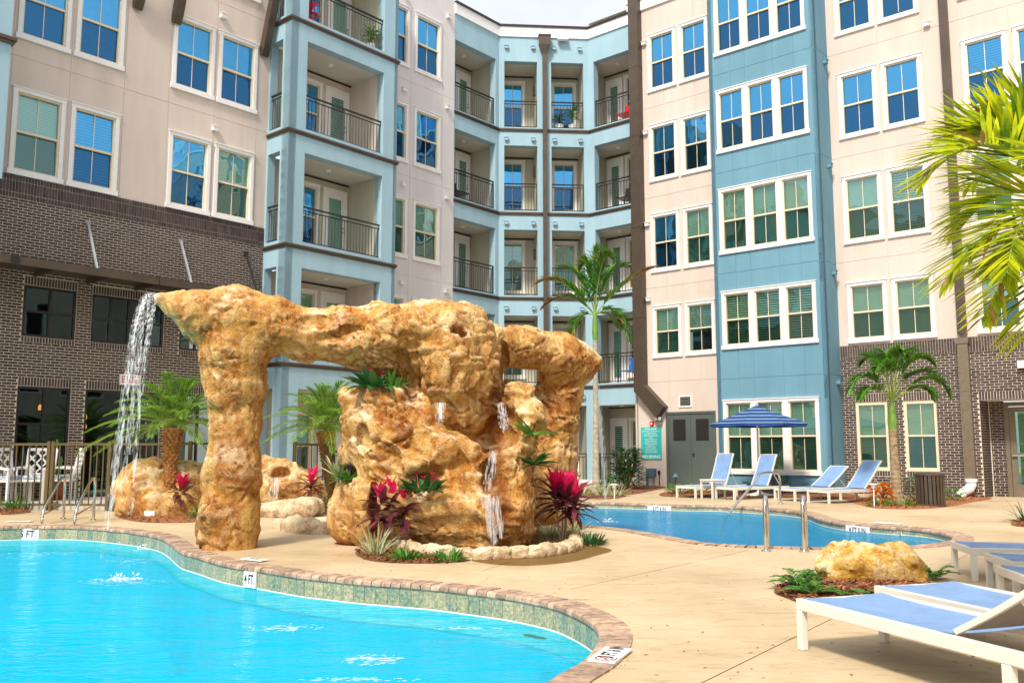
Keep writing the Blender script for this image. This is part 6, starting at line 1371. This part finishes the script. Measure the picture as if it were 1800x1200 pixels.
vs += [(x * 1.0, y * 1.0, z - .07) for x, y, z in vs[1 + (RN - 1) * NK:]]
m.add(vs, [(0, 1 + k, 1 + (k + 1) % NK) for k in range(NK)] + [(1 + j * NK + k, 1 + (j + 1) * NK + k, 1 + (j + 1) * NK + (k + 1) % NK, 1 + j * NK + (k + 1) % NK) for j in range(RN) for k in range(NK)]); m.build('canopy', um, e)
for k in range(NS):
    a = 2 * math.pi * k / NS; m = MB(); m.tube([(0, 0, zt - .06), (Rr * .98 * math.cos(a), Rr * .98 * math.sin(a), ze - .02)], .009, 4); m.tube([(0, 0, ze - .01), (Rr * .5 * math.cos(a), Rr * .5 * math.sin(a), ze + (zt - ze) * .42)], .008, 4); m.build('rib', alum, e)
# grab rails at the near pool
def rail(name, pts, r, label, flange=(0, -1), group=None, cat='handrail', parent=None):
    e = empty(name, Vector((pts[0][0], pts[0][1], 0))); tag(e, label, cat, group); L0 = e.location
    P = [Vector(p) - L0 for p in pts]; P2 = catmull(P, 6, False) if len(P) > 3 else P; m = MB(); m.tube(P2, r, 12); m.build('tube', steel, e, True)
    for k in flange: m = MB(); q = P[k]; m.lathe((q.x, q.y, -L0.z + .0), [(r * 2.3, 0.012 if False else 0.002), (r * 2.3, .012), (r * 1.4, .022)], 16); m.build('flange', steel, e)
    return e
for (xb, yb, xw, yw, off, lab) in ((111, 912, 72, 944, 0, 'left steel grab rail curving down into the near pool beside the 5 FT. tile'), (164, 914, 130, 945, 1, 'right steel grab rail of the pair by the near pool')):
    B = G(xb, yb); Wp = G(xw, yw, ZWA); Wp = Vector((Wp.x, Wp.y, 0)); d = (B - Wp); zt_ = A(xb, 839, B.y).z
    P = [B, B + UP * .3, B + UP * (zt_ - .22), B - d * .03 + UP * (zt_ - .06), B - d * .16 + UP * zt_, B - d * .38 + UP * (zt_ - .10), Wp + d * .12 + UP * (zt_ - .40), Wp + d * .0 + UP * (zt_ - .58), Wp + UP * .05, Wp - UP * .75]
    e = rail('grab_rail', P, .022, lab, (0,), 'grab rails at the near pool')
    m = MB(); L0 = e.location; m.tube([B - L0 + UP * .25, Wp - L0 + UP * .14], .014, 8); m.build('crossbar', steel, e)
for (x, y, x2, lab) in ((1347, 968.5, 1351, 'left upright steel ladder rail at the far pool edge, nearest the umbrella'), (1414, 969.5, 1419, 'right upright steel ladder rail at the far pool edge, beside the boulder')):
    B = G(x, y); zt_ = A(x, 874, B.y).z; d = Vector((.02, .62, 0)); d = (G(x2 + 2, 958) - B).normalized() * .36
    P = [B, B + UP * .3, B + UP * (zt_ - .12), B + d * .22 + UP * (zt_ - .01), B + d * .6 + UP * (zt_ - .03), B + d * .95 + UP * (zt_ - .2), B + d * 1.02 + UP * .2, B + d * 1.02 - UP * .6]
    rail('ladder_rail', P, .025, lab, (0,), 'ladder rails at the far pool')
B = G(1372, 886); W0 = A(1282, 903, 16.6); zt_ = A(1372, 831, B.y).z; T1 = A(1335, 830, (B.y + 17.0) / 2 + .4)
rail('stair_rail', [B, B + UP * .3, B + UP * (zt_ - .1), B + Vector((-.07, -.08, zt_)), (B + T1) / 2 + UP * (zt_ / 2 - T1.z / 2 + .01) * 1.0 if False else Vector(((B.x + T1.x) / 2, (B.y + T1.y) / 2, zt_ + .02)), Vector((T1.x, T1.y, zt_ - .0)), Vector((T1.x - .12, T1.y - .16, zt_ - .13)), Vector((G(1281, 903, ZWB).x, G(1281, 903, ZWB).y, ZWB)), Vector((G(1281, 903, ZWB).x - .25, G(1281, 903, ZWB).y - .3, ZWB - .4))], .024, 'single bent steel stair rail rising out of the far pool in front of the parasol', (0,))
# litter bin
p = G(1648, 891) + Vector((0, .28, 0)); e = empty('litter_bin', p); tag(e, 'round brown slatted metal litter bin in front of the brick wall', 'bin'); hb = A(1648, 830, p.y).z; Rb = .275
m = MB(); m.tube([(0, 0, .05), (0, 0, hb - .06)], Rb - .035, 24); m.build('liner', black, e)
m = MB(); m.lathe((0, 0, 0), [(Rb, .0), (Rb + .01, .02), (Rb + .01, .05), (Rb - .03, .055)], 28); m.build('base_ring', brown, e); m = MB(); m.lathe((0, 0, hb - .07), [(Rb - .02, 0), (Rb + .012, .01), (Rb + .012, .04), (Rb - .04, .07), (Rb - .12, .072)], 28); m.build('rim', brown, e)
for k in range(22):
    a = 2 * math.pi * k / 22; m = MB(); c, s = math.cos(a), math.sin(a); w_ = .027; q = [(c * Rb - s * w_, s * Rb + c * w_), (c * Rb + s * w_, s * Rb - c * w_), (c * (Rb - .012) + s * w_, s * (Rb - .012) - c * w_), (c * (Rb - .012) - s * w_, s * (Rb - .012) + c * w_)]
    m.hexa([(x, y, .05) for x, y in q] + [(x, y, hb - .06) for x, y in q]); m.build('slat', brown, e)
# fence on the left and gate behind the arch
def fence(name, a, b, h, pitch, mat, label, posts=(0, 1), cat='fence', r=.010, rails=2):
    a, b = Vector(a), Vector(b); e = empty(name, a); tag(e, label, cat); d = (b - a); L = d.length; d.normalize(); nn = Vector((d.y, -d.x, 0))
    def bx(p0, p1, w_, z0, z1, nm):
        m = MB(); q = [p0 + nn * w_, p1 + nn * w_, p1 - nn * w_, p0 - nn * w_]; q = [v - a for v in q]; m.hexa([v + UP * z0 for v in q] + [v + UP * z1 for v in q]); m.build(nm, mat, e)
    for z0, z1 in ((h - .06, h - .015), (.09, .13)) + (((h - .22, h - .19),) if rails == 3 else ()): bx(a, b, .018, z0, z1, 'rail')
    n = round(L / pitch)
    for i in range(1, n): p0 = a + d * (L * i / n); bx(p0 - d * r, p0 + d * r, r, .1301, h - .0601, 'picket')
    for t in posts: p0 = a + d * (L * t); bx(p0 - d * .030, p0 + d * .030, .0305, 0, h + .02, 'post')
    return e
hf = A(86, 777, 17.25).z
fence('metal_fence', G(-160, 896), G(80, 896.5), hf, .125, fencem, 'bronze metal picket fence panel at the left edge behind the near pool', (.5, 1))
fence('metal_gate', G(88, 896.5), G(188, 897.5), hf, .125, fencem, 'bronze metal picket gate between two posts left of the big boulder', (0, 1), 'gate')
fence('metal_fence', G(198, 898), G(330, 900), hf, .125, fencem, 'bronze metal fence post and panel disappearing behind the left boulder', (0, 1))
fence('metal_gate', A(515, 895, 17.0).xy.to_3d(), A(575, 893, 17.3).xy.to_3d(), 1.28, .11, fencem, 'olive metal picket gate seen through the arch behind the crimson cordyline', (0, 1), 'gate')
fence('metal_fence', A(577, 893, 17.3).xy.to_3d(), A(660, 890, 18.0).xy.to_3d(), 1.15, .11, darkm, 'dark metal fence seen through the arch behind the date palm', (1,))
# garden chairs behind the fence
wovm = plain('patterned_cushion', (.30, .36, .45), .8, var=.9, scale=22)
def chair_make():
    e = empty('garden_chair'); m = MB()
    for sx in (-1, 1):
        for sy in (-1, 1):
            m = MB(); m.tube([(sx * .25, sy * .24, 0), (sx * .25, sy * .24, .62 if sy < 0 else .42)], .022, 4, sq=True); m.build('leg', white, e)
    m = MB(); m.box(-.27, .27, -.26, .26, .38, .42); m.build('seat', white, e)
    m = MB(); m.box(-.24, .24, -.25, .22, .42, .50); bevel(m.build('cushion', wovm, e), .02, 3)
    for sx in (-1, 1): m = MB(); m.tube([(sx * .27, -.28, .62), (sx * .27, 0, .65), (sx * .27, .26, .63)], .022, 4, sq=True); m.build('armrest', white, e)
    m = MB(); Bk = lambda x, z: (x, .25 + (z - .42) * .22, z)
    for x in (-.25, .25): m.tube([Bk(x, .42), Bk(x * 1.05, 1.0)], .022, 4, sq=True)
    m.tube([Bk(-.27, 1.0), Bk(.27, 1.0)], .028, 4, sq=True); m.tube([Bk(-.25, .52), Bk(.25, .52)], .02, 4, sq=True)
    for a, b in (((-.25, .55), (.12, .98)), ((.25, .55), (-.12, .98)), ((-.1, .53), (.25, .9)), ((.1, .53), (-.25, .9)), ((-.25, .75), (-.05, .98)), ((.25, .75), (.05, .98)), ((-.25, .72), (-.06, .53)), ((.25, .72), (.06, .53))): m.tube([Bk(*a), Bk(*b)], .014, 4, sq=True)
    m.build('lattice_back', white, e); return e
ch = chair_make(); tag(ch, 'white lattice backed garden chair facing the pool, behind the bronze fence', 'chair', 'garden chairs on the patio'); q = A(58, 880, 17.74); ch.location = (q.x, q.y, .15); ch.rotation_euler = (0, 0, .15)
for (x, Y, rz, lab) in ((16, 17.55, 1.2, 'white armchair turned sideways at the left edge behind the fence'), (104, 18.0, -1.3, 'white armchair beside the terracotta pot behind the gate')):
    c = copy_tree(ch); q = A(x, 880, Y); c.location = (q.x, q.y, .15); c.rotation_euler = (0, 0, rz); tag(c, lab, 'chair', 'garden chairs on the patio')
q = A(95, 870, 18.25); e = empty('cactus_pot', (q.x, q.y, .15)); tag(e, 'tall thin green cactus in a terracotta pot by the storefront window', 'potted plant')
m = MB(); m.lathe((0, 0, 0), [(.15, 0), (.20, .1), (.23, .38), (.25, .40), (.25, .46), (.2, .46)], 18); m.build('pot', potm, e)
m = MB()
for (x, y, h) in ((0, 0, 1.15), (.07, .02, .8), (-.07, .03, .9), (.02, -.06, .6)): m.tube([(x, y, .42), (x * 1.3, y, h), (x * 1.3, y, h + .06)], [.028, .026, .008], 7)
m.build('cactus', lf_green, e)
# signs and small fittings on the walls
def wallthing(name, P, u, z, label, cat):
    e = empty(name, P.at(u, z, 0)); tag(e, label, cat); return e
def wbox(e, P, u0, u1, z0, z1, o0, o1, nm, mat):
    m = MB(); m.fbox(P, u0, u1, z0, z1, o0, o1); m.v = [tuple(Vector(v) - e.location) for v in m.v]; return m.build(nm, mat, e)
e = wallthing('exit_sign', PL, 1.05, 2.67, 'white exit sign with red letters on the brick wall behind the falling water', 'sign'); wbox(e, PL, .82, 1.28, 2.55, 2.78, .012, .06, 'plate', whitep)
letter('EXIT', .21, redink, PL.at(1.05, 2.665, .06), PL.d, UP, e, .003, sx=.9)
e = wallthing('rules_sign', PR, -8.75, 1.32, 'turquoise pool rules sign with white text ending in NO DIVING', 'sign'); u0, u1, z0, z1 = -9.10, -8.38, .83, 1.82
wbox(e, PR, u0, u1, z0, z1, .01, .03, 'plate', signm); uc = (u0 + u1) / 2
letter('POOL RULES', .075, whink, PR.at(uc, z1 - .06, .03), DR, UP, e, .002)
rules = ['No lifeguard on duty. Swim at your own risk.', 'Pool hours: dawn to dusk.', 'Shower before entering the pool.', 'No food or drink within four feet', 'of the pool.', 'No glass in the fenced pool area.', 'No animals in the fenced area.', 'Do not swallow the pool water.', 'Children must be supervised by', 'an adult at all times.', 'No running or rough play.', 'Bathing load: 32 persons.', 'Guests must be with a resident.', 'Proper swim attire is required.']
for i, t in enumerate(rules): letter(t, .040, whink, PR.at(uc, z1 - .125 - i * .049, .03), DR, UP, e, .002, sx=.85)
letter('NO DIVING', .13, whink, PR.at(uc + .0, z0 + .085, .03), DR, UP, e, .002, sx=.95)
e = wallthing('fire_alarm', PR, -8.70, 1.93, 'small red fire alarm strobe above the turquoise sign', 'alarm'); wbox(e, PR, -8.76, -8.64, 1.86, 1.99, .0, .05, 'housing', redp); wbox(e, PR, -8.72, -8.67, 1.90, 1.95, .05, .07, 'strobe', whitep)
e = wallthing('emergency_light', PR, -8.42, 2.0, 'grey emergency light with two round lamps beside the service doors', 'light'); wbox(e, PR, -8.50, -8.33, 1.90, 2.03, .0, .1, 'housing', ltgrey)
for du in (-.06, .07):
    m = MB(); c = PR.at(-8.415 + du, 2.08, .10) - e.location; m.tube([c, c + NR * .03, c + NR * .07 - UP * .01], [.02, .055, .05], 12); m.build('lamp_head', whitep, e)
e = wallthing('electrical_box', PR, -8.72, .45, 'blue grey electrical box with conduits low on the cream wall', 'electrical box'); wbox(e, PR, -8.86, -8.58, .33, .56, .0, .14, 'housing', bluebox); wbox(e, PR, -8.93, -8.87, .0, .55, .0, .05, 'conduit', bluebox)
for du in (-8.70, -8.66): wbox(e, PR, du, du + .02, 0, .33, .03, .05, 'conduit', ltgrey)
e = wallthing('outlet_box', PR, -8.48, .42, 'small dark outdoor outlet box right of the electrical box', 'electrical box'); wbox(e, PR, -8.51, -8.44, .38, .50, .0, .05, 'housing', darkm); wbox(e, PR, -8.49, -8.47, 0, .38, .0, .02, 'conduit', darkm)
def pathlight(p, label, hgt=.3, mat=None):
    e = empty('path_light', p); tag(e, label, 'light'); m = MB(); m.tube([(0, 0, 0), (0, 0, hgt)], .012, 6); m.build('stake', darkm if mat is None else mat, e); m = MB(); m.lathe((0, 0, hgt), [(.035, -.03), (.09, .0), (.02, .09)], 14) if mat is None else m.lathe((0, 0, hgt - .04), [(.04, 0), (.05, .06), (.09, .07), (.09, .09)], 12); m.build('shade', mat or bluebox, e)
pathlight(G(1188, 866), 'small dark path light in front of the service doors', .42); pathlight(G(1080, 877), 'small white path light between striped grasses by the far pool', .3, whitep); pathlight(G(1537, 891), 'small white path light beside the orange croton', .42, whitep)
e = empty('ground_light', G(264, 910)); tag(e, 'small white box shaped ground light in the bark below the left boulder', 'light'); m = MB(); m.box(-.09, .09, -.05, .05, .0, .12); bevel(m.build('housing', whitep, e), .008)
# things on balconies
def pot_plant(P, u, z, o, label, potmat, h=.8, mat=lf_green, r=.13):
    c = P.at(u, z, o); e = empty('balcony_plant', c); tag(e, label, 'potted plant'); m = MB(); m.lathe((0, 0, 0), [(r * .75, 0), (r, .28), (r * .9, .28)], 14); m.build('pot', potmat, e); m = MB()
    for k in range(34):
        a = k * 2.4; el = rnd(.1, 1.3); blade(m, (0, 0, .28 + h * .45 * rnd(.2, 1)), (math.cos(a) * math.cos(el), math.sin(a) * math.cos(el), math.sin(el)), .36, .06, 1.0, 4)
    m.tube([(0, 0, .25), (0, 0, .25 + h * .5)], .015, 5); m.build('foliage', mat, e)
random.seed(41)
pot_plant(PQ, 2.08, FC[4] + .02, -.35, 'left potted plant in a white pot on the top corner balcony', whitep, .5, lf_dark, .14); pot_plant(PQ, 2.55, FC[4] + .02, -.35, 'right and taller potted plant in a white pot on the top corner balcony', whitep, 1.2, lf_green, .15)
pot_plant(PT, 7.2, FT[4] + .03, -.3, 'potted plant at the right end of the top tower balcony', whitep, .8); pot_plant(PT, 5.1, FT[4] + .03, -.3, 'potted flowers at the left end of the top tower balcony', redp, .5, lf_red)
def bchair(P, u, z, o, mat, label, rz=0.0, w_=.26):
    c = P.at(u, z, o); e = empty('balcony_chair', c, math.atan2(P.n.y, P.n.x) + math.pi / 2 + rz); tag(e, label, 'chair')
    for sx in (-1, 1):
        for sy in (-1, 1): m = MB(); m.tube([(sx * w_, sy * w_, 0), (sx * w_, sy * w_, .42)], .014, 6); m.build('leg', mat, e)
    m = MB(); m.box(-w_, w_, -w_, w_, .41, .44); m.build('seat', mat, e); m = MB(); m.hexa([(-w_, w_ - .02, .45), (w_, w_ - .02, .45), (w_, w_, .45), (-w_, w_, .45), (-w_, w_ + .1, .9), (w_, w_ + .1, .9), (w_, w_ + .12, .9), (-w_, w_ + .12, .9)]); m.build('backrest', mat, e)
pl_blue = plain('blue_plastic', (.02, .16, .55), .35)
bchair(PR, -9.75, FC[1] + .02, -.5, pl_blue, 'bright blue chair on the low balcony left of the brown duct'); bchair(PR, -9.9, FC[3] + .02, -.6, darkm, 'dark chair on the third floor balcony left of the brown duct'); bchair(PR, -9.85, FC[4] + .02, -.6, redp, 'reddish chair on the top balcony left of the brown duct'); bchair(PL, 12.0, FC[3] + .02, -.6, darkm, 'dark chair on the third floor balcony left of the angled corner')
# sandal
em_ = plain('green_emblem', (.01, .14, .12), .5); m = MB()  # flip flop shaped pool floor emblem, drawn at water level
p = G(940, 1119, ZWA)
vs = []
for k in range(28):
    a = 2 * math.pi * k / 28; y = math.sin(a); wv = .042 * (1 - .32 * math.exp(-((y + .1) / .25) ** 2)); vs.append((wv * math.cos(a), .12 * y, 0))
m.add([(0, 0, 0)] + vs, [(0, 1 + k, 1 + (k + 1) % 28) for k in range(28)])
e = m.build('sandal_shaped_emblem', em_, loc=(p.x, p.y, ZWA + .004)); e.rotation_euler = (0, 0, .75); tag(e, 'dark green flip flop emblem of the pool floor, set at water level by the coping', 'pool_emblem')
for nm_ in ('joint_bed',): pass
